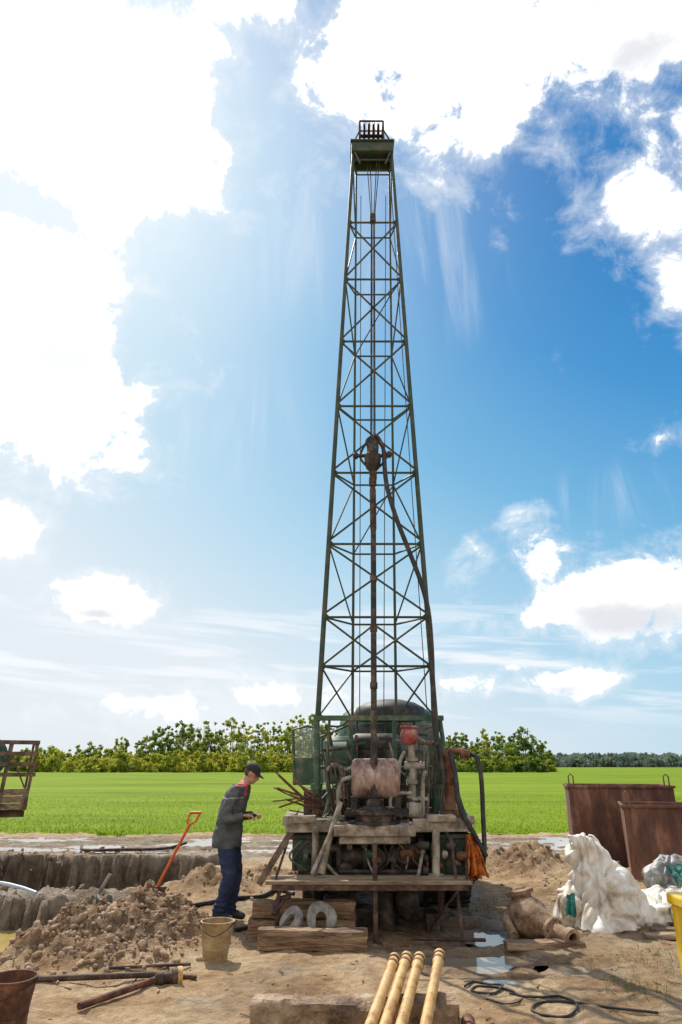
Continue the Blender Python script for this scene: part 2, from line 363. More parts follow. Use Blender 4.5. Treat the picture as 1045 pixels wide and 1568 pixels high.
def leafmat(name, cols, tr=.4, sc=.25):
    m = bpy.data.materials.new(name); m.use_nodes = True; nt = m.node_tree; L = nt.links.new
    nt.nodes.remove(nt.nodes['Principled BSDF']); out = nt.nodes['Material Output']
    at = nt.nodes.new('ShaderNodeAttribute'); at.attribute_name = 'tone'
    cr = nt.nodes.new('ShaderNodeValToRGB'); e = cr.color_ramp.elements
    for i, c in enumerate(cols):
        el = e[i] if i < 2 else e.new(i/(len(cols)-1)); el.position = i/(len(cols)-1); el.color = (*c, 1)
    L(at.outputs['Fac'], cr.inputs[0])
    d = nt.nodes.new('ShaderNodeBsdfDiffuse'); t = nt.nodes.new('ShaderNodeBsdfTranslucent'); x = nt.nodes.new('ShaderNodeMixShader'); x.inputs[0].default_value = tr
    L(cr.outputs[0], d.inputs[0]); L(cr.outputs[0], t.inputs[0]); L(d.outputs[0], x.inputs[1]); L(t.outputs[0], x.inputs[2]); L(x.outputs[0], out.inputs[0])
    return m
def tris(name, P, tone, m):
    n, kk, _ = P.shape
    me = bpy.data.meshes.new(name); me.vertices.add(n*kk); me.vertices.foreach_set('co', P.ravel())
    me.loops.add(n*kk); me.loops.foreach_set('vertex_index', np.arange(n*kk, dtype=np.int32))
    me.polygons.add(n); me.polygons.foreach_set('loop_start', np.arange(0, n*kk, kk, dtype=np.int32)); me.update(calc_edges=True)
    a = me.attributes.new('tone', 'FLOAT', 'POINT'); a.data.foreach_set('value', np.repeat(tone, kk).astype(np.float32))
    me.materials.append(m); o = bpy.data.objects.new(name, me); scene.collection.objects.link(o); return o
NB = 45000
bxx = rng.uniform(-1, 1, NB); byy = 19.8+rng.random(NB)**2*24; bxx = bxx*byy*.62
keep = byy > 20.25+.7*fbm(bxx*.4, np.full(NB,3.), 1); bxx = bxx[keep]; byy = byy[keep]; NB = len(bxx)
P = np.zeros((NB, 3, 3)); hgt = rng.uniform(.05, .14, NB); an = rng.uniform(0, 6.28, NB); w = .012
P[:,0] = np.stack([bxx-w*np.cos(an), byy-w*np.sin(an), np.full(NB,.03)], 1); P[:,1] = np.stack([bxx+w*np.cos(an), byy+w*np.sin(an), np.full(NB,.03)], 1)
P[:,2] = np.stack([bxx+rng.normal(0,.04,NB), byy+rng.normal(0,.04,NB), hgt], 1)
M_GR = leafmat('grass_blades', [(.10,.17,.006),(.17,.26,.01),(.25,.34,.03)], .4)
tris('grass', P, rng.random(NB), M_GR)
pts = []
for (px, py, cnt, sp) in [(1010,1490,50,.18),(955,1512,30,.12),(725,1385,60,.2),(925,1478,18,.1),(1000,1530,40,.15),(735,1400,40,.15),(1025,1470,40,.15),(180,1335,30,.3),(640,1300,20,.2),(290,1400,15,.15)]:
    c = G(px, py); X_ = rng.normal(c.x, sp, cnt); Y_ = rng.normal(c.y, sp, cnt); Z_ = ground_h(X_, Y_)[0]
    for x, y, z in zip(X_, Y_, Z_):
        h = random.uniform(.03,.09); a = random.random()*6.28; w = .004
        pts.append([(x-w*math.cos(a), y-w*math.sin(a), z-.01), (x+w*math.cos(a), y+w*math.sin(a), z-.01), (x+random.gauss(0,.03), y+random.gauss(0,.03), z+h)])
P = np.array(pts); tris('weeds', P, rng.random(len(P)), leafmat('weed_leaf', [(.05,.1,.01),(.12,.2,.03),(.22,.26,.08)], .4))

# ------------------------------------------------------------ distant trees
def treeline(name, specs, m, leaf, dens=1.0):
    allP = []; tone = []
    tr = MB()
    for (x, y, H, wd, tn) in specs:
        slim = random.random() < .4
        nc = random.randint(12, 18); cl = []
        for i in range(nc):
            t = random.random()**.9; zz = H*(.06+.86*t); rr = wd*(.34 if slim else .52)*(1-.8*abs(t-.3)); a = random.random()*6.28; q = random.random()**.5*rr
            cl.append((x+q*math.cos(a), y+q*math.sin(a), zz, random.uniform(.11,.23)*wd*(1.15-.6*t)*(.8 if slim else 1), random.gauss(0, .10)))
        cl.append((x+random.gauss(0,.3), y, H*.96, wd*.08, .1))
        C = []; Tn = []
        for (cx, cy, cz, r, dt) in cl:
            k = min(int((24*(r/leaf)**1.3*.7+14)*dens), 150)
            d = rng.normal(size=(k, 3)); d /= np.linalg.norm(d, axis=1)[:,None]; d *= (r*rng.uniform(.3, 1.35, k))[:,None]
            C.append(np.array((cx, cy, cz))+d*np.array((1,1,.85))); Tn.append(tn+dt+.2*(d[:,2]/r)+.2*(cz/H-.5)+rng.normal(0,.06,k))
        c = np.concatenate(C); k = len(c)
        u = rng.normal(size=(k,3)); u /= np.linalg.norm(u,axis=1)[:,None]; v = np.cross(u, rng.normal(size=(k,3))); v /= np.linalg.norm(v,axis=1)[:,None]
        s = (leaf*rng.uniform(.4,1.1,k))[:,None]
        q = np.stack([c-u*s, c-v*s*.6, c+u*s, c+v*s*.6], 1); q[:,:,2] = np.maximum(q[:,:,2], .05)
        allP.append(q); tone.append(np.clip(np.concatenate(Tn), 0, 1))
        tr.tube([(x,y,0),(x+.1,y,H*.5),(x,y,H*.85)], [H*.012,H*.009,H*.003], 5)
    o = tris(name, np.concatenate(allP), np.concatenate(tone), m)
    tr.obj('trunks', M_WOODD, o)
    return o
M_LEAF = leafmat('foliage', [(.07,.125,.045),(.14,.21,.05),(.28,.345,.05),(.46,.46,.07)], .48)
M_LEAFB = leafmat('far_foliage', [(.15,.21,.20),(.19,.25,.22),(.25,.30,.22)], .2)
def hz(px, py, D): return W(px, py, D).z
prof = [(30,1149),(60,1148),(100,1150),(130,1141),(160,1148),(185,1127),(200,1143),(232,1124),(250,1111),(290,1107),(330,1111),(352,1103),(372,1103),(400,1112),(430,1106),(458,1093),(480,1098),(520,1108),(600,1116),(680,1124),(700,1127),(730,1128),(752,1117),(780,1124),(805,1118),(828,1131),(842,1148)]
def pf(x):
    for (a, b), (c, d) in zip(prof, prof[1:]):
        if a <= x <= c: return b+(d-b)*(x-a)/(c-a)
    return 1155
specs = []
x = 20
while x < 845:
    D = random.uniform(200, 235); top = pf(x)+random.choice([-6,-3,0,4,9,15]); H = hz(x, top, D); c = W(x, 1160, D)
    tn = .66 if 320 < x < 470 else (.6 if x < 230 else .42)
    if x > 680: tn = .38
    specs.append((c.x, D, H, random.uniform(3.2, 7) if H > 6 else random.uniform(3,5), tn+random.gauss(0, .15)))
    x += random.uniform(3, 6.5)
x = 40
while x < 845:
    D = random.uniform(180, 200); H = random.uniform(2.0, 5.4); c = W(x, 1160, D)
    if x > 480: H *= .8
    specs.append((c.x, D, H, random.uniform(3.5, 6.5), (.78 if x < 480 else .5)+random.gauss(0, .14)))
    x += random.uniform(4, 8)
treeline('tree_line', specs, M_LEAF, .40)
specs = []
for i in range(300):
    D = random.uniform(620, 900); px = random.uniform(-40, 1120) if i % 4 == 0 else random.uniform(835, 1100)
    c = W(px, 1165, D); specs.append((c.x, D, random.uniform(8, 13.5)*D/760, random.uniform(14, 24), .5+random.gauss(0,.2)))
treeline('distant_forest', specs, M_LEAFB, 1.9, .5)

# ------------------------------------------------------------ drilling rig truck
T = empty('drilling_rig_truck')
MY = 9.2
zb = W(487,1098,MY).z; L0 = W(487,1098,MY); L1 = W(541,238,MY); R0 = W(667,1098,MY); R1 = W(600,238,MY)
def leg(a, b, z): t = (z-a.z)/(b.z-a.z); return a+(b-a)*t
B0 = W(540,1098,MY+.55); B1 = W(546,248,MY+.32); C0 = W(607,1098,MY+.55); C1 = W(596,248,MY+.32)
FL = lambda z: leg(L0, L1, z); FR = lambda z: leg(R0, R1, z); BL = lambda z: leg(B0, B1, z); BR = lambda z: leg(C0, C1, z)
lv = [W(570, y, MY).z for y in (1098,1020,945,833,724,622,523,428,341,245)]
zt = L1.z+.05
mb = MB()
mb.tube([FL(zb-.02), FL(zt)], [.036,.028], 10); mb.tube([FR(zb-.02), FR(zt)], [.036,.028], 10)
mb.tube([BL(zb-.02), BL(zt)], [.02,.017], 8); mb.tube([BR(zb-.02), BR(zt)], [.02,.017], 8)
def br(a, b, r=.015): mb.tube([a, b], r, 6)
for i, z in enumerate(lv):
    br(FL(z), FR(z), .017); br(BL(z), BR(z), .014); br(FL(z), BL(z), .014); br(FR(z), BR(z), .014)
    for p in (FL(z), FR(z)):
        s = 1 if p.x < .5 else -1
        mb.add([(p.x, p.y-.004, z-.08),(p.x+s*.085, p.y-.004, z),(p.x, p.y-.004, z+.08),(p.x, p.y+.004, z-.08),(p.x+s*.085, p.y+.004, z),(p.x, p.y+.004, z+.08)], [(0,1,2),(5,4,3),(0,3,4,1),(1,4,5,2)])
for i in range(len(lv)-1):
    z0, z1 = lv[i], lv[i+1]
    if i in (2,3,4,5,6,7): br(FL(z0+.05), FR(z1-.02), .015); br(FR(z0+.05), FL(z1-.02), .015)
    if i == 0:
        br(FL(z0), BL(z1), .013); br(FR(z0), BR(z1), .013); br(BL(z0), FL(z1), .013); br(BR(z0), FR(z1), .013)
    elif i == 1:
        br(FL(z0), (BL(z1)+BR(z1))/2, .016); br(FR(z0), (BL(z1)+BR(z1))/2, .016); br(FL(z1), BR(z0), .014); br(FR(z1), BL(z0), .014)
    else:
        if i % 2: br(FL(z0), BL(z1), .012); br(FR(z0), BR(z1), .012)
        else: br(FL(z1), BL(z0), .012); br(FR(z1), BR(z0), .012)
        if i % 3 == 0 and i < 8: br(BL(z0), BR(z1), .010)
mb.obj('mast_lattice', M_MAST, T)
mb = MB(); zc = FL(zt).z; x0, x1 = FL(zc).x, FR(zc).x; YB = MY+.34
mb.box((x0-.03, MY-.08, zc-.02), (x1+.03, MY-.03, zc+.19)); mb.box((x0-.03, YB, zc-.02), (x1+.03, YB+.05, zc+.19))
mb.box((x0-.032, MY-.03, zc-.015), (x0+.01, YB, zc+.185)); mb.box((x1-.01, MY-.03, zc-.015), (x1+.032, YB, zc+.185))
mb.box((x0-.05, MY-.11, zc+.19), (x1+.05, YB+.08, zc+.22))
mb.beam((x0+.02, MY-.05, zc-.02), (x0+.12, MY-.05, zc-.3), .03, .03); mb.beam((x1-.02, MY-.05, zc-.02), (x1-.12, MY-.05, zc-.3), .03, .03)
mb.obj('crown_frame', M_MAST, T, .006)
mb = MB(); zz = zc+.22; a0, a1 = x0+.12, x1-.14
for yy in (MY-.08, MY+.36):
    for xx in (a0, a1): mb.tube([(xx, yy, zz), (xx, yy, zz+.46)], .018, 6)
    mb.tube([(a0, yy, zz+.46), (a1, yy, zz+.46)], .018, 6); mb.tube([(a0, yy, zz+.22), (a1, yy, zz+.22)], .014, 6)
for xx in (a0, a1): mb.tube([(xx, MY-.08, zz+.46), (xx, MY+.36, zz+.46)], .016, 6); mb.tube([(xx, MY-.08, zz+.22), (xx, MY+.36, zz+.22)], .014, 6)
mb.tube([(x0+.02, MY-.06, zz), (a0, MY-.08, zz+.24)], .014, 6); mb.tube([(x1-.02, MY-.06, zz), (a1, MY-.08, zz+.24)], .014, 6)
mb.obj('crown_rail', M_RUSTD, T)
mb = MB()
for i in range(4):
    xx = a0+.06+i*.085
    mb.lathe((xx, MY+.08, zz+.30), (xx+.04, MY+.08, zz+.30), [(0,.21),(.15,.225),(.4,.18),(.6,.18),(.85,.225),(1,.21)], 22)
mb.lathe((a0, MY+.08, zz+.28), (a1, MY+.08, zz+.28), [(0,.03),(1,.03)], 10)
mb.box((a0-.02, MY+.03, zz), (a0+.02, MY+.13, zz+.32)); mb.box((a1-.02, MY+.03, zz), (a1+.02, MY+.13, zz+.32))
mb.obj('crown_sheaves', M_RUSTD, T)
mb = MB(); sw = W(571,690,MY-.05)
for dx, px in ((-.05,562),(-.02,567),(.03,577),(.06,581)):
    top = W(px,247,MY+.12); mid = Vector((W(571,335,MY).x+dx*.5, MY, W(571,335,MY).z))
    mb.tube([top, mid], .009, 5); mb.tube([mid, Vector((sw.x+dx*.6, MY-.03, sw.z))], .009, 5)
mb.tube([W(600,300,MY), W(655,1100,MY-.1)], .006, 4); mb.tube([W(553,300,MY+.1), W(551,1100,MY+.1)], .006, 4); mb.tube([W(591,300,MY+.1), W(588,1100,MY+.1)], .006, 4)
mb.obj('hoist_cables', M_IRON, T)
mb = MB(); m0 = Vector((W(571,335,MY).x, MY, W(571,335,MY).z)); mb.box((m0.x-.05, MY-.05, m0.z-.08), (m0.x+.05, MY+.05, m0.z+.08)); mb.obj('cable_block', M_IRON, T, .01)
mb = MB(); Y0 = MY-.15
q = lambda x, y: W(x, y, Y0)
mb.lathe(q(571,722), q(571,668), [(0,.05),(.1,.1),(.3,.12),(.45,.12),(.5,.08),(.7,.09),(.85,.07),(1,.03)], 16)
mb.tube([q(545,698), q(598,698)], .028, 8); mb.ell(q(545,698), (.045,.045,.055)); mb.ell(q(596,696), (.045,.045,.055))
mb.tube(spline([q(563,715), q(552,700), q(560,680), q(571,672), q(582,680), q(592,700), q(581,715)]), .018, 6)
mb.tube(spline([q(570,668), q(562,676), q(566,688)]), .025, 6)
mb.box(tuple(q(566,722)+Vector((0,-.05,-.12))), tuple(q(577,722)+Vector((0,.05,.0))))
mb.obj('swivel', M_IRON, T)
mb = MB(); mb.tube(spline([q(571,672), q(576,667), q(583,676), q(588,690)]), .028, 8)
mb.lathe(q(571,744), q(571,720), [(0,.055),(.5,.055),(.5,.04),(1,.04)], 12)
mb.lathe(q(572,812), q(571,744), [(0,.04),(.04,.045),(.9,.045),(1,.032)], 12); mb.obj('swivel_pipe', M_RUSTD, T)
kb = Vector((.385, 8.72, 1.0))
mb = MB(); mb.tube([kb, q(572,810)], .038, 10)
kd = q(572,810)-kb
for t in (.02,.2,.43,.62,.8): mb.lathe(kb+kd*t, kb+kd*(t+.02), [(0,.048),(1,.048)], 10)
mb.obj('kelly_bar', M_IRON, T)
hose = spline([q(588,690), W(592,740,8.95), W(606,790,8.9), W(626,842,8.9), W(645,892,8.95), W(656,935,9.0), W(661,990,9.05), W(663,1050,9.05), W(666,1110,9.0), W(676,1160,8.95), W(681,1200,8.9)])
mb = MB(); mb.tube(hose, .033, 10); mb.obj('rotary_hose', M_RUB, T)

def ax(Y): return .45+.1*(Y-8.9)
mb = MB()
mb.box((-.65,8.72,1.02), (-.06,9.3,1.16)); mb.box((.84,8.72,1.02), (1.53,9.3,1.16)); mb.box((-.6,9.3,1.04), (1.6,12.0,1.12))
mb.box((-.68,8.70,1.1), (-.55,9.5,1.2)); mb.box((1.42,8.70,1.1), (1.56,9.5,1.19))
mb.box((-.56,8.66,1.12),(-.3,8.9,1.2)); mb.box((1.0,8.67,1.13),(1.34,8.95,1.2))
for xx in (-.5,-.3,-.14,.92,1.1,1.28,1.46): mb.lathe((xx,8.72,1.08),(xx,8.70,1.08),[(0,.018),(1,.018)],6)
mb.xf(lambda v: v+Vector((0,0,(noise.noise(v*2.0))*.012)))
mb.obj('rig_deck', M_DUSTY, T, .012)
mb = MB()
mb.box((-.08,8.42,1.0), (.84,8.95,1.115)); mb.box((-.02,8.46,.92),(.78,8.9,1.0))
for xx in (-.03,.79):
    for k_ in range(2): mb.lathe((xx,8.5+.35*k_,1.115),(xx,8.5+.35*k_,1.15),[(0,.025),(1,.025)],6)
mb.obj('rotary_table_base', M_DUSTY, T, .02)
mb = MB()
mb.lathe((.385,8.7,1.115),(.385,8.7,1.3),[(0,.3),(.15,.3),(.17,.22),(.5,.22),(.55,.26),(.75,.26),(.8,.15),(1,.13)],28)
for i in range(8):
    a = i*math.pi/4; mb.lathe((.385+.22*math.cos(a),8.7+.22*math.sin(a),1.25),(.385+.22*math.cos(a),8.7+.22*math.sin(a),1.28),[(0,.02),(1,.02)],6)
mb.lathe((.385,8.7,1.3),(.385,8.7,1.38),[(0,.085),(.6,.085),(1,.06)],8)
mb.obj('rotary_table', M_IRON, T)
mb = MB()
for s_ in (-.4,.4): mb.beam((ax(8.9)+s_,8.95,.9),(ax(16)+s_,16,.9),.09,.24)
for yy in (9.0,10,11,12.2,14): mb.box((ax(yy)-.42,yy-.04,.82),(ax(yy)+.42,yy+.04,.98))
mb.box((-.1,9.02,.62),(1.0,9.1,.98)); mb.box((-.2,9.5,.55),(1.2,9.6,1.02))
mb.obj('chassis', M_IRON, T, .008)
mb = MB()
mb.box((-.57,8.85,.60),(-.1,9.35,1.0)); mb.box((1.12,8.8,.50),(1.5,9.4,1.0)); mb.box((-.6,8.83,.93),(-.08,9.37,.99)); mb.box((1.10,8.78,.94),(1.53,9.42,1.0))
mb.box((-.45,8.83,.66),(-.22,8.86,.88)); mb.box((1.2,8.78,.58),(1.42,8.81,.86))
M_GDK = mat('dark_green_paint', [(.014,.028,.02),(.03,.055,.038),(.15,.115,.08)], .65, .05, 5)  # darker green with brown specks, for the boxes below the deck
mb.obj('tool_boxes', [M_GDK], T, .015)
mb = MB()
mb.lathe((-.05,8.85,.76),(.95,8.85,.76),[(0,.2),(.05,.2),(.05,.15),(.3,.15),(.3,.24),(.35,.24),(.35,.14),(.62,.14),(.62,.24),(.67,.24),(.67,.15),(.95,.15),(.95,.2),(1,.2)],26)
mb.tube([(-.02,8.66,.62),(.9,8.66,.62)],.03,8)
mb.lathe((.05,8.72,.62),(.05,8.66,.62),[(0,.09),(1,.09)],14); mb.lathe((.72,8.72,.8),(.72,8.64,.8),[(0,.1),(.5,.1),(.5,.05),(1,.05)],14)
mb.obj('winch', M_IRON, T)
def wheel(name, c, r=.5, w=.28):
    m2 = MB(); c = Vector(c); a = c-Vector((w/2,0,0)); b = c+Vector((w/2,0,0))
    m2.lathe(a, b, [(0,r*.62),(0,r*.9),(.12,r*.98),(.5,r),(.88,r*.98),(1,r*.9),(1,r*.62)], 32)
    for i in range(28):
        an = 2*math.pi*i/28; m2.box((c.x-w*.45, c.y-.02, c.z+r*.97), (c.x+w*.45, c.y+.02, c.z+r*1.03), Matrix.Rotation(an, 3, 'X'), c)
    m2.obj(name, M_RUB, T)
    m3 = MB(); m3.lathe(a+Vector((w*.15,0,0)), b-Vector((w*.15,0,0)), [(0,r*.6),(.2,r*.3),(.4,r*.3),(.6,r*.3),(.8,r*.3),(1,r*.6)], 24); m3.obj(name+'_rim', M_GREEN, T)
for yy, nm in ((10.3,'rear'),(11.5,'mid')):
    for s_ in (-.95,-.62,.62,.95): wheel(f'tyre_{nm}_{s_}', (ax(yy)+s_, yy, .5))
for s_ in (-.85,.85): wheel(f'tyre_front_{s_}', (ax(15)+s_, 15, .5))
mb = MB()
for yy in (10.3,11.5,15.0):
    mb.tube([(ax(yy)-.9,yy,.5),(ax(yy)+.9,yy,.5)],.07,10); mb.ell((ax(yy),yy,.5),(.2,.2,.2))
mb.tube([(ax(9.5),9.5,.8),(ax(15),15,.75)],.05,8); mb.obj('axles', M_IRON, T)
mb = MB(); mb.box((-.55,9.75,.3),(0.0,9.77,.95)); mb.box((1.0,9.75,.3),(1.6,9.77,.95)); mb.obj('mud_flaps', M_RUB, T)
mb = MB()
for i in range(4):
    y0 = 8.22+i*.115; mb.box((-.78+random.uniform(-.03,.03),y0,.55),(1.38+random.uniform(-.03,.05),y0+.105,.58+random.uniform(0,.01)))
mb.obj('platform_boards', M_WOOD, T, .004)
mb = MB()
mb.box((-.74,8.2,.50),(1.36,8.235,.548)); mb.box((-.70,8.6,.50),(1.30,8.64,.548))
for xx in (-.7,-.1,.7,1.28): mb.box((xx,8.24,.505),(xx+.04,8.6,.545))
mb.tube([(.37,8.3,.95),(.36,8.18,-.02)],.027,8); mb.tube([(1.24,8.5,1.0),(1.27,8.2,.0)],.018,8); mb.tube([(-.66,8.24,.55),(-.68,8.22,.05)],.022,8)
mb.tube([(.72,8.2,.06),(1.5,8.18,.05)],.018,8); mb.tube([(-.3,8.7,.5),(-.3,8.75,.0)],.022,8); mb.tube([(1.12,8.7,.55),(1.12,8.75,.0)],.035,8)
mb.tube([(1.25,8.22,.5),(.95,8.6,.05)],.014,6); mb.lathe((.36,8.18,0.0),(.36,8.18,.03),[(0,.09),(1,.06)],14)
mb.tube([(1.35,8.25,.55),(1.5,9.1,1.0)],.015,6); mb.tube([(-.72,8.25,.55),(-.6,9.0,1.0)],.015,6)
mb.obj('platform_frame', M_RUSTD, T)
mb = MB(); mb.beam(W(397,1354,8.45), W(447,1272,8.75), .07,.025,(0,1,0)); mb.beam(W(404,1345,8.5), W(437,1290,8.75), .03,.03,(0,1,0)); mb.obj('steps', M_WOODD, T)
mb = MB()
mb.tube([W(492,1338,8.45), W(503,1290,8.5), W(522,1228,8.6)],[.045,.035,.03],10); mb.tube([W(478,1338,8.4), W(512,1262,8.5)],.022,8)
mb.tube([W(640,1345,8.5), W(650,1290,8.65)],.02,8); mb.tube([W(520,1345,8.6),W(480,1300,8.7)],.018,8)
mb.tube([W(668,1270,8.7), W(668,1342,8.6)],.045,10); mb.tube([W(484,1265,8.7), W(482,1342,8.6)],.04,10)
mb.lathe(W(668,1342,8.6), W(668,1338,8.6),[(0,.09),(1,.09)],12)
mb.obj('jack_legs', M_DUSTY, T)
mb = MB(); mb.lathe((.5,8.9,.0),(.5,8.9,.5),[(0,.14),(.8,.14),(.8,.2),(1,.2)],20); mb.box((-.2,8.8,0.0),(.05,9.1,.32)); mb.box((.95,8.7,.0),(1.1,9.0,.2))
mb.ell((.75,8.8,.3),(.14,.12,.2)); mb.obj('casing_head', M_IRON, T, .01)
mb = MB()
for px in (485,668):
    a = W(px,1098,MY); b = W(px+(2 if px<500 else 0),1262,MY)
    mb.tube([a, b], .04, 10); mb.tube([W(px,1205,MY), b],.058,10)
    mb.lathe(W(px,1208,MY), W(px,1200,MY),[(0,.075),(1,.075)],12); mb.lathe(W(px,1160,MY), W(px,1154,MY),[(0,.06),(1,.06)],12)
mb.box(tuple(W(483,1103,MY-.04)), tuple(W(678,1096,MY+.04)))
mb.beam(W(536,1100,MY+.5), W(612,1100,MY+.5), .05,.05)
mb.beam(W(483,1100,MY), W(536,1100,MY+.5), .05,.05); mb.beam(W(678,1100,MY), W(612,1100,MY+.5), .05,.05)
mb.tube([W(673,1098,MY),W(678,1130,MY),W(676,1255,MY)],.03,8)
mb.tube([W(505,1100,MY),W(500,1180,MY-.1),W(510,1250,MY-.2)],.018,8); mb.tube([W(538,1100,MY+.4),W(536,1240,MY+.3)],.03,8); mb.tube([W(604,1100,MY+.4),W(606,1240,MY+.3)],.03,8)
mb.tube([W(487,1175,MY+.1),W(668,1175,MY+.1)],.02,8); mb.tube([W(487,1130,MY+.2),W(540,1108,MY+.4)],.015,8); mb.tube([W(487,1230,MY),W(535,1180,MY+.3)],.018,8); mb.tube([W(668,1230,MY),W(612,1180,MY+.3)],.018,8)
mb.obj('mast_support', M_GREEN, T)
mb = MB(); c = W(575,1192,8.95)
mb.lathe(c-Vector((.29,0,0)), c+Vector((.29,0,0)),[(0,.15),(.02,.2),(.06,.225),(.12,.23),(.48,.23),(.49,.24),(.51,.24),(.52,.23),(.88,.23),(.94,.225),(.98,.2),(1,.15)],28)
mb.obj('air_receiver', M_PINK, T)
mb = MB(); mb.box((c.x-.3,c.y-.1,c.z-.33),(c.x-.22,c.y+.1,c.z-.2)); mb.box((c.x+.22,c.y-.1,c.z-.33),(c.x+.3,c.y+.1,c.z-.2)); mb.box((c.x-.35,c.y-.15,c.z-.42),(c.x+.38,c.y+.3,c.z-.33))
mb.lathe((c.x-.32,c.y-.1,c.z-.5),(c.x+.36,c.y-.1,c.z-.5),[(0,.06),(.2,.06),(.2,.11),(.8,.11),(.8,.06),(1,.06)],16)
mb.lathe((c.x+.42,c.y,c.z-.22),(c.x+.42,c.y,c.z-.5),[(0,.07),(.3,.1),(1,.1)],14)
mb.obj('receiver_mount', M_IRON, T, .004)
mb = MB()
mb.box((.0,10.0,1.12),(1.0,11.0,1.75)); mb.box((.1,10.1,1.75),(.9,10.9,1.95)); mb.lathe((.15,10.3,2.0),(.85,10.3,2.0),[(0,.14),(.1,.18),(.9,.18),(1,.14)],18)
mb.box((1.15,9.6,1.12),(1.45,10.4,1.5)); mb.box((-.5,9.9,1.12),(-.1,10.8,1.45)); mb.lathe((.25,9.75,1.35),(.25,9.95,1.35),[(0,.2),(1,.2)],20); mb.lathe((.8,9.75,1.5),(.8,9.95,1.5),[(0,.16),(1,.16)],20)
mb.obj('drive_engine', M_IRON, T, .02)
mb = MB()
mb.lathe(W(522,1200,10.0), W(522,1128,10.0),[(0,.2),(.05,.24),(.9,.24),(1,.17)],22); mb.lathe(W(521,1160,9.6)-Vector((.15,0,0)), W(521,1160,9.6)+Vector((.12,0,0)),[(0,.1),(.1,.2),(.9,.2),(1,.1)],20)
mb.lathe(W(500,1215,9.5), W(530,1215,9.5),[(0,.09),(1,.09)],14); mb.box(tuple(W(655,1190,9.5)), tuple(W(672,1140,9.9)))
mb.obj('green_housing', M_GREEN, T, .01)
mb = MB()
def pp(lst, Y, r, n=8): mb.tube(spline([W(a, b, Y) for a, b in lst], 6), r, n)
pp([(632,1252),(632,1190),(630,1140)],8.95,.045,12); pp([(620,1172),(650,1172)],8.95,.05,12); pp([(610,1210),(612,1170),(620,1150)],8.9,.022)
pp([(648,1252),(648,1200),(652,1180)],8.9,.028,10); pp([(655,1250),(655,1150),(640,1130)],9.05,.018); pp([(520,1250),(518,1215),(525,1195),(540,1190)],8.85,.025,10)
pp([(500,1180),(512,1170),(530,1178),(545,1170)],8.9,.018); pp([(600,1250),(598,1225),(606,1215),(632,1215)],8.85,.02)
for a in ((632,1225),(632,1200),(632,1165),(648,1225)): mb.lathe(W(a[0],a[1],8.95), W(a[0],a[1]-5,8.95),[(0,.075),(1,.075)],12)
mb.lathe(W(626,1240,8.8),W(640,1240,8.8),[(0,.08),(.5,.09),(1,.08)],14); mb.box(tuple(W(624,1252,8.85)),tuple(W(642,1228,9.1)))
mb.obj('manifold_pipes', M_GREYP, T)
mb = MB(); mb.lathe(W(627,1141,8.95), W(627,1111,8.95),[(0,.05),(.12,.085),(.3,.105),(.5,.112),(.7,.105),(.88,.08),(.89,.115),(1,.115)],20); mb.lathe(W(610,1184,8.93),W(606,1184,8.93),[(0,.04),(1,.04)],10); mb.ell(W(601,1168,8.9),(.03,.03,.03)); mb.obj('red_pressure_vessel', M_REDP, T)
mb = MB()
for i in range(6):
    px = 640+i*5; mb.tube([W(px,1215,8.95), W(px+2+i*.5,1140+random.uniform(-14,14),8.9)],.009,5); mb.ell(W(px+2+i*.5,1138,8.9),(.02,.02,.025),8,6)
for i in range(5):
    px = 497+i*7; mb.tube([W(px+10,1235,8.9), W(px-2,1150+random.uniform(-20,20),8.85)],.009,5)
mb.obj('control_levers', M_RUSTD, T)
mb = MB()
for i in range(44):
    a = (random.uniform(490,665), random.uniform(1110,1250)); Y_ = random.uniform(8.95,9.8)
    if random.random() < .55: b = (a[0]+random.uniform(-8,8), a[1]+random.uniform(25,70))
    else: b = (a[0]+random.uniform(20,55), a[1]+random.uniform(-8,8))
    b = (min(b[0],670), min(b[1],1250)); mid = ((a[0]+b[0])/2+random.uniform(-6,6), (a[1]+b[1])/2+random.uniform(-6,6))
    mb.mi = i % 5; mb.tube(spline([W(*a,Y_), W(*mid,Y_), W(*b,Y_)],5), random.choice([.01,.014,.02]), 6)
for i in range(24):
    p_ = W(random.uniform(500,660), random.uniform(1180,1250), random.uniform(9.1,9.6)); s_ = Vector((random.uniform(.03,.1), random.uniform(.05,.1), random.uniform(.03,.09)))
    mb.mi = i % 5; mb.box(tuple(p_-s_), tuple(p_+s_))
for i in range(26):
    p_ = W(random.uniform(455,700), random.uniform(1288,1336), random.uniform(8.6,8.8)); mb.mi = i % 5
    mb.lathe(p_, p_+Vector((random.uniform(.04,.14),0,0)),[(0,.03),(.3,.05),(1,.04)],12)
for i in range(12):
    p_ = W(random.uniform(455,700), random.uniform(1285,1300), random.uniform(8.6,8.8)); mb.mi = i % 5
    mb.tube(spline([p_, p_+Vector((random.uniform(-.15,.15),-.03,-.16)), p_+Vector((random.uniform(-.2,.2),0,-.3))],5), .012, 6)
mb.obj('small_fittings', [M_IRON, M_GREEN, M_DUSTY, M_RUST, M_RUB], T, .004)
mb = MB()
mb.lathe(W(690,1240,9.0), W(686,1165,9.0),[(0,.09),(.1,.07),(.5,.07),(.55,.1),(.65,.1),(.7,.06),(1,.06)],14); mb.tube(spline([W(686,1168,9.0),W(686,1152,9.0),W(700,1150,9.0),W(712,1153,9.0)]),.04,12)
mb.lathe(W(705,1153,9.0),W(718,1155,9.0),[(0,.07),(.3,.07),(.3,.05),(.8,.05),(.8,.075),(1,.075)],14); mb.box(tuple(W(676,1262,8.9)),tuple(W(706,1240,9.2)))
mb.obj('mud_valve', M_RUST, T)
mb = MB()
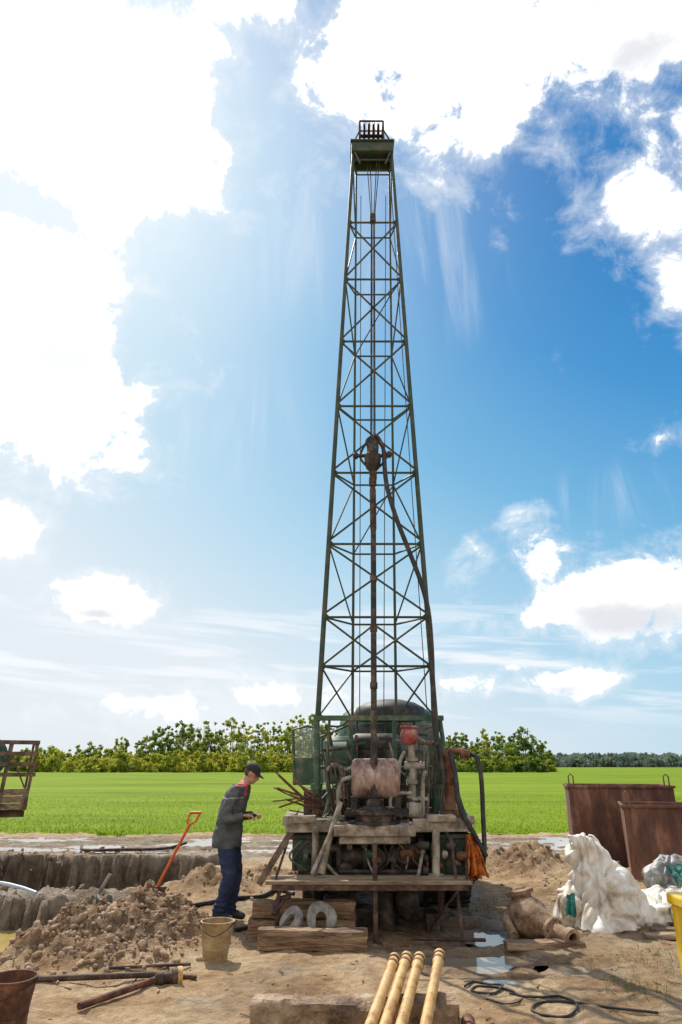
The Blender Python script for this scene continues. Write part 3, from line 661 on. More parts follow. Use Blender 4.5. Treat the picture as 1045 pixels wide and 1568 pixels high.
mb.tube(spline([W(718,1155,9.0),W(730,1160,8.95),W(737,1190,8.9),W(740,1250,8.9),W(742,1300,8.8),W(739,1330,8.8)]),.028,10)
mb.tube(spline([W(690,1150,8.9),W(698,1190,8.8),W(704,1235,8.7),W(725,1275,8.7),W(745,1312,8.7)]),.03,10)
mb.tube(spline([W(694,1170,8.9),W(702,1215,8.85),W(716,1255,8.8),W(738,1300,8.75)]),.018,8)
mb.tube(spline([W(680,1200,8.9),W(676,1240,8.85),W(690,1290,8.7),W(715,1330,8.7)]),.02,8)
mb.obj('side_hoses', M_RUB, T)
def cloth(name, pts4, m, folds=7, amp=.04, parent=None, nu=40, nv=24, seed=0):
    a, b, c_, d = [Vector(p) for p in pts4]; vs = []; fs = []
    nr = (b-a).cross(d-a).normalized()
    for j in range(nv+1):
        t = j/nv
        for i in range(nu+1):
            s = i/nu; p = (a.lerp(b, s)).lerp(d.lerp(c_, s), t)
            w = math.sin(s*folds*6.28+seed+t*1.5)*amp*(.4+t)+noise.fractal(Vector((s*4+seed,t*4,seed)),1,2,4)*amp*.9
            vs.append(p+nr*w+Vector((0,0,(noise.noise(Vector((s*5,seed,0)))*.06)*t)))
    n = nu+1; fs = [(j*n+i, j*n+i+1, (j+1)*n+i+1, (j+1)*n+i) for j in range(nv) for i in range(nu)]
    q = MB(); q.add(vs, fs); return q.obj(name, m, parent, ang=180)
cloth('orange_rag', [W(715,1277,8.72),W(727,1280,8.75),W(750,1340,8.6),W(718,1352,8.6)], M_ORCL, 3, .05, T)
cloth('orange_rag_fold', [W(716,1285,8.68),W(724,1283,8.7),W(742,1345,8.55),W(714,1340,8.55)], M_ORCL, 2, .05, T, seed=3)
mb = MB()
for i in range(11):
    a = W(random.uniform(480,500), random.uniform(1215,1250), 9.1); b = W(random.uniform(417,452), 1178+i*6.2+random.uniform(-3,3), 8.95+random.uniform(-.1,.3))
    mb.tube([a, b], random.choice([.009,.012,.014]), 6)
mb.obj('rod_bundle', M_RUST, T)
cx = ax(12.6)
mb = MB()
def rrect(cxx, cy, z, hx, hy, n=32, e=5):
    o = []
    for j in range(n):
        a = 2*math.pi*j/n; ca_, sa = math.cos(a), math.sin(a)
        r = (abs(ca_)**e+abs(sa)**e)**(-1/e); o.append((cxx+hx*r*ca_, cy+hy*r*sa, z))
    return o
secs = [(1.0,.88,.8,6),(1.5,.92,.82,6),(2.0,.9,.8,6),(2.45,.84,.74,5),(2.6,.78,.66,4),(2.7,.64,.52,3.5),(2.76,.4,.32,3),(2.78,.1,.1,2)]
vs = []; n = 40
for z, hx, hy, e in secs: vs += rrect(cx, 12.7, z, hx, hy, n, e)
fs = [(i*n+j, i*n+(j+1)%n, (i+1)*n+(j+1)%n, (i+1)*n+j) for i in range(len(secs)-1) for j in range(n)]
fs += [tuple(range(n-1,-1,-1)), tuple((len(secs)-1)*n+j for j in range(n))]
mb.add(vs, fs)
vs = []; hs = [(13.5,.62,1.0,2.0),(14.3,.55,1.0,1.95),(15.4,.48,.95,1.8),(15.6,.44,.95,1.7)]
for yy, hw, z0, z1 in hs:
    for xx, zz_ in ((-hw,z0),(-hw,z1-.15),(-hw*.6,z1),(hw*.6,z1),(hw,z1-.15),(hw,z0)): vs.append((ax(yy)+xx, yy, zz_))
fs = [(i*6+j, i*6+(j+1)%6, (i+1)*6+(j+1)%6, (i+1)*6+j) for i in range(3) for j in range(6)]+[tuple(range(5,-1,-1)), tuple(18+j for j in range(6))]
mb.add(vs, fs); mb.obj('cab', M_GREEN, T)
mb = MB()
for s_ in (-1,1): mb.box((cx+s_*.42-.3,11.86,1.95),(cx+s_*.42+.3,11.90,2.4))
mb.obj('cab_rear_windows', M_GLASS, T, .03)
mb = MB(); mb.box((-.75,11.8,1.45),(-.30,11.84,1.86)); mb.tube([(-.75,11.8,1.45),(-.79,11.8,2.3),(-.55,11.8,2.36),(-.32,11.8,2.3),(-.3,11.8,1.45)],.022,6); mb.tube([(-.9,11.9,2.1),(-.5,11.9,2.3)],.012,6)
mb.obj('cab_door', M_GREEN, T)
mg = bpy.data.materials.new('clear_glass'); mg.use_nodes = True; nt_ = mg.node_tree; nt_.nodes.remove(nt_.nodes['Principled BSDF'])
g1_ = nt_.nodes.new('ShaderNodeBsdfTransparent'); g2_ = nt_.nodes.new('ShaderNodeBsdfGlossy'); g2_.inputs['Roughness'].default_value = .05; g3_ = nt_.nodes.new('ShaderNodeMixShader'); g3_.inputs[0].default_value = .12; g1_.inputs[0].default_value = (.75,.83,.81,1)
nt_.links.new(g1_.outputs[0], g3_.inputs[1]); nt_.links.new(g2_.outputs[0], g3_.inputs[2]); nt_.links.new(g3_.outputs[0], nt_.nodes['Material Output'].inputs[0])
mb = MB(); mb.add([(-.74,11.83,1.86),(-.31,11.83,1.86),(-.33,11.83,2.29),(-.55,11.83,2.34),(-.77,11.83,2.29)],[(0,1,2,3,4)]); mb.obj('cab_door_glass', mg, T)
mb = MB(); c = W(598,1098,11.3)
mb.lathe(c+Vector((0,0,-.05)), c+Vector((0,0,.26)),[(0,.56),(.3,.58),(.6,.54),(.85,.4),(1,.2)],30); mb.obj('spare_wheel_cover', M_RUB, T)
mb = MB()
for i in range(5): mb.tube([W(545+i*22,1150,11.2),W(547+i*22,1100,11.2)],.02,6)
mb.tube([W(540,1150,11.2),W(655,1150,11.2)],.025,6); mb.tube([W(540,1125,11.2),W(655,1125,11.2)],.02,6); mb.obj('headboard_frame', M_MAST, T)

# ------------------------------------------------------------ sleepers and clamps
def sleeper(name, p0, p1, w, h, m=M_BEAM, seed=1, amp=.012):
    p0 = Vector(p0); p1 = Vector(p1); d = p1-p0; L_ = d.length; d.normalize(); a = d.cross(Vector((0,0,1))).normalized(); n = 60
    sec = [(-.5,-.5),(-.17,-.5),(.17,-.5),(.5,-.5),(.5,-.3),(.5,-.1),(.5,.1),(.5,.3),(.5,.5),(.3,.5),(.1,.5),(-.1,.5),(-.3,.5),(-.5,.5),(-.5,.2),(-.5,-.2)]
    q = MB(); vs = []; k = len(sec)
    for i in range(n+1):
        for (s, t) in sec:
            if abs(s) == .5 and abs(t) == .5: s *= .90; t *= .90
            p = p0+d*(L_*i/n)+a*(s*w)+Vector((0,0,t*h))
            dd = (noise.fractal(Vector((p.x*2.5,p.y*9,p.z*14))+Vector((seed,seed,seed)),1,2,4)+.6*noise.noise(p*9+Vector((seed,0,0))))*amp
            p += (a*(s)+Vector((0,0,t))).normalized()*dd*1.6
            if i in (0, n): p += d*noise.noise(p*12)*.03
            vs.append(p)
    fs = [(i*k+j, (i+1)*k+j, (i+1)*k+(j+1)%k, i*k+(j+1)%k) for i in range(n) for j in range(k)]+[tuple(range(k)), tuple(n*k+j for j in range(k-1,-1,-1))]
    q.add(vs, fs); return q.obj(name, m, ang=38)
sleeper('timber_sleeper', (-.82,7.98,.11), (.27,7.90,.10), .2, .2)
sleeper('timber_sleeper', (-.98,8.42,.10), (.15,8.40,.10), .22, .2, seed=4)
sleeper('timber_sleeper', (-.94,8.48,.285), (.16,8.44,.29), .2, .17, seed=8)
def clamp(name, c, r, th, tilt, yaw, roll=0):
    outer = []; n = 26; g = 30
    a0 = math.radians(-90+g)
    for i in range(n+1):
        a = a0+(2*math.pi-2*math.radians(g))*i/n; rr = r*(1+.05*math.cos(3*a)); outer.append((rr*math.cos(a), rr*math.sin(a)))
    w = r*.34; inner = [(-w, outer[-1][1]), (-w, 0)]
    for i in range(1, 8):
        a = math.pi-math.pi*i/8; inner.append((w*math.cos(a), w*math.sin(a)))
    inner += [(w, 0), (w, outer[0][1])]
    poly = outer+inner; k = len(poly)
    R = Matrix.Rotation(yaw, 3, 'Z') @ Matrix.Rotation(tilt, 3, 'X') @ Matrix.Rotation(roll, 3, 'Y')
    vs = [Vector(c)+R @ Vector((x, -th/2, z)) for x, z in poly]+[Vector(c)+R @ Vector((x, th/2, z)) for x, z in poly]
    fs = [tuple(range(k)), tuple(range(2*k-1, k-1, -1))]+[(i, i+k, (i+1)%k+k, (i+1)%k) for i in range(k)]
    q = MB(); q.add(vs, fs); return q.obj(name, M_LOG, None, .008, smooth=False)
clamp('pipe_clamp', W(492,1406,8.15), .16, .05, math.radians(-30), .1, .1)
clamp('pipe_clamp', W(447,1408,8.12), .13, .05, math.radians(-38), -.6, .35)
mb = MB(); mb.tube([W(420,1398,8.2),W(436,1378,8.25)],.022,8); mb.tube(spline([W(419,1400,8.2),W(424,1380,8.25),W(445,1372,8.3)]),.03,8); mb.obj('iron_hook', M_RUSTD)
sleeper('concrete_beam', (-.62,5.66,.10), (.80,5.70,.10), .24, .24, M_CONC, 11, .016)
for i, (xf, ex) in enumerate(((.413,0),(.510,.04),(.606,.02),(.775,.12))):
    q = MB(); far = Vector((xf, 6.12+ex, .355)); d = Vector((.215,1,.1)).normalized(); near = far-d*2.6
    q.lathe(near, far, [(0,.036),(.93,.036),(.935,.044),(.96,.044),(.965,.039),(.985,.039),(.99,.045),(1,.045),(1,.03),(.97,.03)], 18, cap=False)
    e = empty('casing_pipe'); q.obj('pipe_body', M_PIPEY, e)
    q = MB(); q.lathe(far-d*.16, far-d*.12, [(0,.0415),(.1,.0465),(.9,.0465),(1,.0415)], 18, cap=False); q.lathe(far-d*.055, far-d*.035, [(0,.0415),(.1,.0455),(.9,.0455),(1,.0415)], 18, cap=False); q.obj('coupling_ring', M_RUST, e)
mb = MB(); a = W(722,1560,5.6); mb.lathe((a.x-.1,5.0,.06),(a.x,5.75,.06),[(0,.04),(.8,.04),(.8,.05),(1,.05),(1,.035),(.9,.03)],14,cap=False); mb.obj('rusty_pipe', M_RUST)

# ------------------------------------------------------------ buckets
def bucket(name, c, r0, r1, h, m):
    q = MB(); c = Vector(c); e = empty(name)
    q.lathe(c, c+Vector((0,0,h)), [(0,r0),(.02,r0*1.01),(.3,r0+(r1-r0)*.3),(.31,r0+(r1-r0)*.3+.004),(.34,r0+(r1-r0)*.34+.004),(.35,r0+(r1-r0)*.35),(.96,r1),(.97,r1+.008),(1,r1+.008),(1,r1-.006),(.1,r0-.004),(.09,.001)], 32, cap=False)
    q.xf(lambda v: v+(Vector((v.x-c.x, v.y-c.y, 0))*noise.noise(v*6)*.12)); q.obj('pail', m, e)
    q = MB(); q.tube(spline([c+Vector((-r1-.01,0,h-.02)), c+Vector((-r1*.8,-.13,h-.05)), c+Vector((0,-r1-.03,h-.1)), c+Vector((r1*.8,-.13,h-.05)), c+Vector((r1+.01,0,h-.02))]), .004, 6)
    q.ell(c+Vector((-r1-.008,0,h-.02)),(.012,.02,.02),8,6); q.ell(c+Vector((r1+.008,0,h-.02)),(.012,.02,.02),8,6); q.obj('handle', M_IRON, e)
    q = MB(); n = 20; q.add([(c.x+(r0+(r1-r0)*.6-.01)*math.cos(2*math.pi*i/n), c.y+(r0+(r1-r0)*.6-.01)*math.sin(2*math.pi*i/n), c.z+h*.6) for i in range(n)],[tuple(range(n))]); q.obj('slurry', M_CLOD, e)
b0 = G(330,1472); bucket('metal_bucket', (b0.x, b0.y, 0), .115, .15, .34, M_BUCK)
bucket('rusty_bucket', (-2.36, 5.75, 0.0), .13, .17, .33, M_RUST)
def gp(lst, r, m, name, n=10, off=0):
    q = MB(); P_ = []
    for a, b in lst:
        p = G(a, b); P_.append(Vector((p.x, p.y, max(gh(p.x, p.y), -.02)+r+off)))
    P_ = spline(P_, 6) if len(P_) > 2 else P_
    q.tube(P_, r, n); return q.obj(name, m)
gp([(45,1512),(235,1503)], .024, M_RUSTD, 'drill_rod'); gp([(120,1552),(238,1512)], .026, M_RUST, 'drill_rod', off=.01)
gp([(165,1494),(292,1484)], .014, M_RUSTD, 'drill_rod'); gp([(200,1497),(300,1505)], .018, M_RUST, 'drill_rod')
e = empty('pipe_coupling')
q = MB(); a = G(236,1512); b = G(272,1508); a.z = .06; b.z = .06
q.lathe(a, b, [(0,.03),(.1,.05),(.35,.05),(.4,.04),(.7,.045),(.75,.065),(1,.07)], 18); q.obj('socket', M_RUSTD, e)
q = MB(); d = (b-a).normalized(); q.lathe(b-d*.01, b+d*.03, [(0,.075),(1,.075),(1,.045),(.3,.045)], 20, cap=False); q.obj('collar', M_PIPEY, e)

# ------------------------------------------------------------ shovel
e = empty('shovel')
top = W(291,1262,8.95); bot = W(241,1358,8.85); d = (bot-top).normalized()
q = MB(); q.tube([top, bot], .017, 10)
s1 = Vector((1,0,0)); tp = top-d*.14
q.tube([top, top-d*.03+s1*.05, tp+s1*.06], .012, 8); q.tube([top, top-d*.03-s1*.05, tp-s1*.06], .012, 8); q.tube([tp-s1*.065, tp+s1*.065], .016, 10); q.obj('handle', M_ORG, e)
q = MB(); vs = []
for j in range(9):
    t = j/8; w = .11 if t < .6 else .11*(1-((t-.6)/.4)**2*.9)
    for i in range(7):
        s = i/6*2-1; vs.append(bot+d*(t*.3)+s1*(s*w)+Vector((0,1,0))*(.02*s*s))
fs = [(j*7+i, j*7+i+1, (j+1)*7+i+1, (j+1)*7+i) for j in range(8) for i in range(6)]
q.add(vs, fs); o = q.obj('blade', M_RUSTD, e); so = o.modifiers.new('s','SOLIDIFY'); so.thickness = .004

# ------------------------------------------------------------ containers right
def openbox(name, x0, y0, wd, dp, h, yaw, m):
    x1 = x0+wd; y1 = y0+dp
    e = empty(name); q = MB(); c = Vector((x0, y0, 0)); R = Matrix.Rotation(yaw, 3, 'Z'); t = .02
    q.box((x0,y0,0),(x1,y0+t,h),R,c); q.box((x0,y1-t,0),(x1,y1,h),R,c); q.box((x0,y0+t,0),(x0+t,y1-t,h),R,c); q.box((x1-t,y0+t,0),(x1,y1-t,h),R,c)
    q.box((x0+t,y0+t,.03),(x1-t,y1-t,.05),R,c)
    q.obj('tank_walls', m, e, .004)
    q = MB(); q.box((x0-.03,y0-.03,h-.03),(x1+.03,y0-.001,h+.012),R,c); q.box((x0-.03,y1+.001,h-.03),(x1+.03,y1+.03,h+.012),R,c); q.box((x0-.03,y0,h-.03),(x0-.001,y1,h+.012),R,c); q.box((x1+.001,y0,h-.03),(x1+.03,y1,h+.012),R,c)
    q.obj('rim', m, e, .003)
    q = MB()
    for xx in (x0+.06, x1-.1):
        P_ = [Vector((xx-.04,y0,h-.1)),Vector((xx-.04,y0,h+.16)),Vector((xx,y0,h+.2)),Vector((xx+.04,y0,h+.16)),Vector((xx+.04,y0,h-.1))]
        q.tube([R @ (p-c)+c for p in P_], .012, 6)
    q.obj('lifting_lugs', m, e)
z1 = W(900,1203,13.2).z; a = W(870,1203,13.2); openbox('rusty_steel_tank', a.x, 13.2, 1.75, 1.2, z1, -.24, M_TANKR)
z2 = W(1000,1233,11.6).z; a = W(954,1233,11.6); openbox('rusty_steel_tank', a.x, 11.6, 2.4, 1.1, z2, -.32, M_TANKR)

# ------------------------------------------------------------ sacks
def sack(name, rings, m=M_SACK, amp=.04, seed=0, n=100, sub=12):
    R_ = []
    for (a, b) in zip(rings, rings[1:]):
        for j in range(sub):
            t = j/sub
            R_.append((tuple(a[0][k]+(b[0][k]-a[0][k])*t for k in range(3)), a[1]+(b[1]-a[1])*t, a[2]+(b[2]-a[2])*t))
    R_.append(rings[-1]); q = MB(); q.rings(R_, n); o = q.obj(name, m, ang=180)
    me = o.data; s = Vector((seed*3.1, seed*1.7, seed))
    nr = [v.normal.copy() for v in me.vertices]
    z_top = rings[-1][0][2]
    for v, nn_ in zip(me.vertices, nr):
        p = v.co.copy()
        w1 = Vector((noise.noise(p*2.2+s), noise.noise(p*2.2+s*2), 0))*.3
        pw = p+w1
        # long draping folds running down the cloth, gathered to the mouth
        n1 = abs(noise.noise(Vector((pw.x*7.5, pw.y*7.5, pw.z*1.1))+s)); n2 = abs(noise.noise(Vector((pw.x*2.4+pw.z*2.6, pw.y*2.4, pw.z*2.2-pw.x*2.4))+s*2))
        n3 = noise.noise(Vector((pw.x*16, pw.y*16, pw.z*4))+s)
        g = .6+.6*p.z/z_top
        d = amp*((min(1, n1*3.2)**.8*1.2-1.0)*g+(min(1, n2*3.5)-1)*1.0+n3*.18)+noise.noise(p*1.9+s)*amp*1.8
        v.co = p+Vector((nn_.x, nn_.y, nn_.z*.5))*d
    return o
sack('woven_sack', [((3.02,8.85,-.03),.34,.28),((3.02,8.85,.04),.42,.34),((3.07,8.9,.20),.43,.35),((3.06,8.95,.42),.38,.31),((3.0,9.0,.62),.32,.24),((2.95,9.0,.80),.25,.17),((2.9,9.0,.91),.20,.12),((2.88,9.0,.96),.16,.09)], amp=.06, seed=1)
sack('woven_sack', [((3.34,8.95,-.02),.18,.2),((3.36,8.95,.1),.24,.22),((3.32,9.0,.36),.21,.19),((3.24,9.05,.6),.14,.12),((3.18,9.1,.70),.06,.06)], amp=.05, seed=25)
sack('woven_sack', [((2.74,9.1,-.02),.16,.2),((2.70,9.1,.1),.22,.2),((2.72,9.1,.34),.19,.18),((2.78,9.1,.50),.12,.1),((2.8,9.1,.54),.06,.06)], amp=.045, seed=5)
sack('woven_sack', [((3.72,9.1,.04),.34,.3),((3.70,9.1,.1),.44,.36),((3.74,9.1,.24),.40,.33),((3.8,9.15,.36),.27,.22),((3.85,9.2,.41),.12,.08)], amp=.05, seed=9)
sack('woven_sack', [((4.12,8.7,.06),.30,.3),((4.12,8.7,.14),.42,.36),((4.12,8.7,.34),.37,.32),((4.1,8.7,.50),.24,.18),((4.1,8.7,.56),.12,.08)], amp=.055, seed=13)
sack('grey_sack', [((4.15,9.5,.3),.34,.3),((4.15,9.5,.5),.38,.3),((4.15,9.5,.64),.27,.2),((4.15,9.5,.70),.14,.1)], M_SACKG, amp=.05, seed=15)
sack('woven_sack', [((4.65,9.4,.1),.34,.3),((4.65,9.4,.45),.36,.3),((4.6,9.4,.66),.26,.2),((4.6,9.4,.74),.12,.1)], amp=.05, seed=19)
cloth('teal_tarp', [(2.56,8.8,.36),(2.64,8.75,.40),(2.62,8.68,.16),(2.5,8.7,.18)], M_TEAL, 2, .02, seed=2)
cloth('teal_tarp', [(3.85,9.1,.62),(4.25,9.15,.66),(4.22,8.95,.5),(3.9,8.9,.46)], M_TEAL, 4, .03, seed=5)
sleeper('timber_plank', (3.25,8.45,.04), (4.6,8.22,.04), .16, .06, M_WOOD, 21, .008); sleeper('timber_plank', (3.4,8.62,.05), (4.7,8.45,.06), .12, .06, M_WOODD, 23, .008)

e = empty('rusty_pump_casting'); q = MB()
a = Vector((1.98,8.75,.20)); b = Vector((2.34,7.95,.11))
q.lathe(a, b, [(0,.1),(.03,.17),(.18,.21),(.3,.21),(.34,.18),(.44,.15),(.5,.11),(.62,.085),(.64,.115),(.69,.115),(.71,.075),(.9,.07),(.91,.09),(1,.09),(1,.055),(.93,.05)], 26, cap=False)
q.lathe(Vector((2.04,8.66,.28)), Vector((2.0,8.68,.46)), [(0,.13),(.6,.11),(.62,.15),(.85,.15),(.87,.08),(1,.07)], 20)
q.tube(spline([Vector((1.86,8.7,.2)),Vector((1.8,8.5,.16)),Vector((1.83,8.3,.06))]), .05, 10)
q.xf(lambda v: v+Vector((noise.noise(v*9), noise.noise(v*9+Vector((5,0,0))), noise.noise(v*9+Vector((0,5,0)))))*.014)
M_CAST = mat('cast_iron_rusty', [(.11,.06,.035),(.27,.17,.105),(.43,.33,.23)], .9, .05, 8, .6, 30); q.obj('casting', M_CAST, e, 0)
q = MB()
for i in range(8):
    an = i*math.pi/4; d = (b-a).normalized(); u = d.cross(Vector((0,0,1))).normalized(); v = d.cross(u); pc = a.lerp(b,.64)+(u*math.cos(an)+v*math.sin(an))*.095; q.lathe(pc-d*.02, pc+d*.06, [(0,.013),(1,.013)], 6)
q.obj('bolts', M_RUST, e)
g0 = G(778,1460); g1 = G(896,1456)
sleeper('timber_plank', (g0.x, g0.y+.08, .05), (g1.x, g1.y+.06, .05), .17, .07, M_BEAM, 31, .008)

gp([(712,1512),(725,1503),(752,1506),(770,1512),(758,1520),(735,1522),(722,1516),(735,1510),(775,1516),(800,1530),(830,1534),(862,1532),(885,1548),(870,1560),(835,1558),(815,1550),(828,1540),(870,1540),(930,1550),(1010,1562)], .010, M_RUB, 'black_cable')
gp([(745,1530),(775,1538),(795,1535),(802,1528),(780,1522)], .006, M_RUB, 'black_cable')
gp([(295,1392),(330,1388),(365,1382),(400,1378),(425,1368),(450,1372)], .03, M_RUB, 'black_hose')
gp([(150,1376),(155,1384),(180,1395),(200,1401)], .03, M_RUB, 'black_hose', off=.02)
gp([(360,1432),(375,1428),(395,1424),(410,1425)], .02, M_RUB, 'black_hose')
gp([(125,1300),(130,1308),(180,1308),(250,1304),(285,1298)], .03, M_RUSTD, 'drill_rod', off=.05)
gp([(765,1338),(772,1325),(785,1318),(800,1312)], .035, M_GREYP, 'bent_pipe', off=.03); gp([(770,1336),(790,1330)], .03, M_GREYP, 'bent_pipe')
q = MB(); q.tube(spline([Vector((-5.6,11.15,.12)),Vector((-5.0,11.1,.16)),Vector((-4.6,11.0,.12)),Vector((-4.3,10.9,.06))]), .025, 8); q.obj('pale_hose', M_BLUEH)
q = MB(); a = W(168,1350,10.9); q.tube([Vector((a.x,10.9,.30)), Vector((a.x-.15,10.85,.0))], .025, 8); q.obj('stake', M_GREYP)
q = MB()
tx = [(random.uniform(-2.6, 3.6), random.uniform(5.6, 9.5)) for i in range(110)]; tz = ground_h(np.array([t[0] for t in tx]), np.array([t[1] for t in tx]))[0]
for (x, y), z in zip(tx, tz):
    a = random.random()*6.28; l = random.uniform(.03,.14); q.tube([(x,y,z+.006),(x+l*math.cos(a),y+l*math.sin(a),z+.012)], random.uniform(.002,.006), 5)
q.obj('twigs', M_WOODD)

e = empty('yellow_fuel_tank'); X0 = 2.27
q = MB(); q.box((X0,4.6,.12),(X0+1,5.3,.88)); q.box((X0-.03,4.56,.86),(X0+1.03,5.34,.93)); q.box((X0-.015,4.58,.10),(X0+.05,4.66,.86)); q.box((X0-.015,5.24,.10),(X0+.05,5.32,.86)); q.obj('body', M_YEL, e, .015)
q = MB(); q.lathe((X0+.2,4.8,.93),(X0+.2,4.8,1.0),[(0,.06),(.5,.06),(.6,.08),(1,.07)],16); q.box((X0+.06,4.65,.0),(X0+.16,4.75,.12)); q.box((X0+.06,5.15,.0),(X0+.16,5.25,.12)); q.box((X0+.8,4.65,0),(X0+.9,4.75,.12)); q.box((X0+.8,5.15,0),(X0+.9,5.25,.12)); q.obj('feet_and_cap', M_IRON, e, .01)

# ------------------------------------------------------------ trailer left
e = empty('farm_trailer')
YT = 15.0
def TX(px): return (px-522.5)/1045*14.1
x1 = TX(50); x0 = x1-3.2; RT = Matrix.Rotation(.44, 3, 'Z'); PT = Vector((x1, YT, 0))
tf = lambda v: RT @ (v-PT)+PT
q = MB(); zf = W(20,1240,YT).z; zt_ = W(20,1207,YT).z
for i in range(3):
    z = zf+(zt_-zf)*i/3; q.box((x0,YT-.02-.003*i,z+.005),(x1,YT+.03,z+(zt_-zf)/3-.008)); q.box((x1,YT,z+.005),(x1+.03,YT+1.5,z+(zt_-zf)/3-.008))
q.box((x0,YT+.03,zf),(x1,YT+1.5,zf+.05)); q.xf(tf); q.obj('bed', M_WOOD, e, .004)
q = MB(); zr = W(20,1137,YT).z
for xx in (x1-.02, x1-.5, x1-1.2):
    q.beam((xx,YT-.03,zf),(xx+.08,YT-.03,zr),.06,.06); q.beam((xx,YT+1.5,zf),(xx+.06,YT+1.5,zr),.05,.05)
for z in (zr, zr-.22, zr-.42, zr-.62): q.beam((x0,YT-.06,z),(x1+.1,YT-.06,z),.03,.08); q.beam((x1+.08,YT-.05,z),(x1+.08,YT+1.5,z),.03,.06)
q.beam((x0,YT+.2,zf-.08),(x1,YT+.2,zf-.08),.08,.12); q.beam((x0,YT+1.3,zf-.08),(x1,YT+1.3,zf-.08),.08,.12); q.tube([(x1-.62,YT+.1,zf),(x1-.62,YT+.1,-.02)],.03,8); q.beam((TX(45),YT-.08,zt_),(TX(15),YT-.04,zr-.1),.03,.03)
q.xf(tf); q.obj('frame', M_WOODD, e)
q = MB(); a = Vector((x1-.88,YT+.3,W(0,1160,YT).z)); q.lathe(a, a+Vector((0,.9,0)), [(0,.3),(.03,.42),(.97,.42),(1,.3)], 26); q.xf(tf); q.obj('drum', M_GREEN, e)
for dy in (.0,1.3):
    q = MB(); a = Vector((x1-1.8,YT+dy,.45)); q.lathe(a, a+Vector((0,.22,0)), [(0,.28),(0,.42),(.2,.45),(.8,.45),(1,.42),(1,.28)], 26); q.xf(tf); q.obj(f'wheel_{dy}', M_RUB, e)

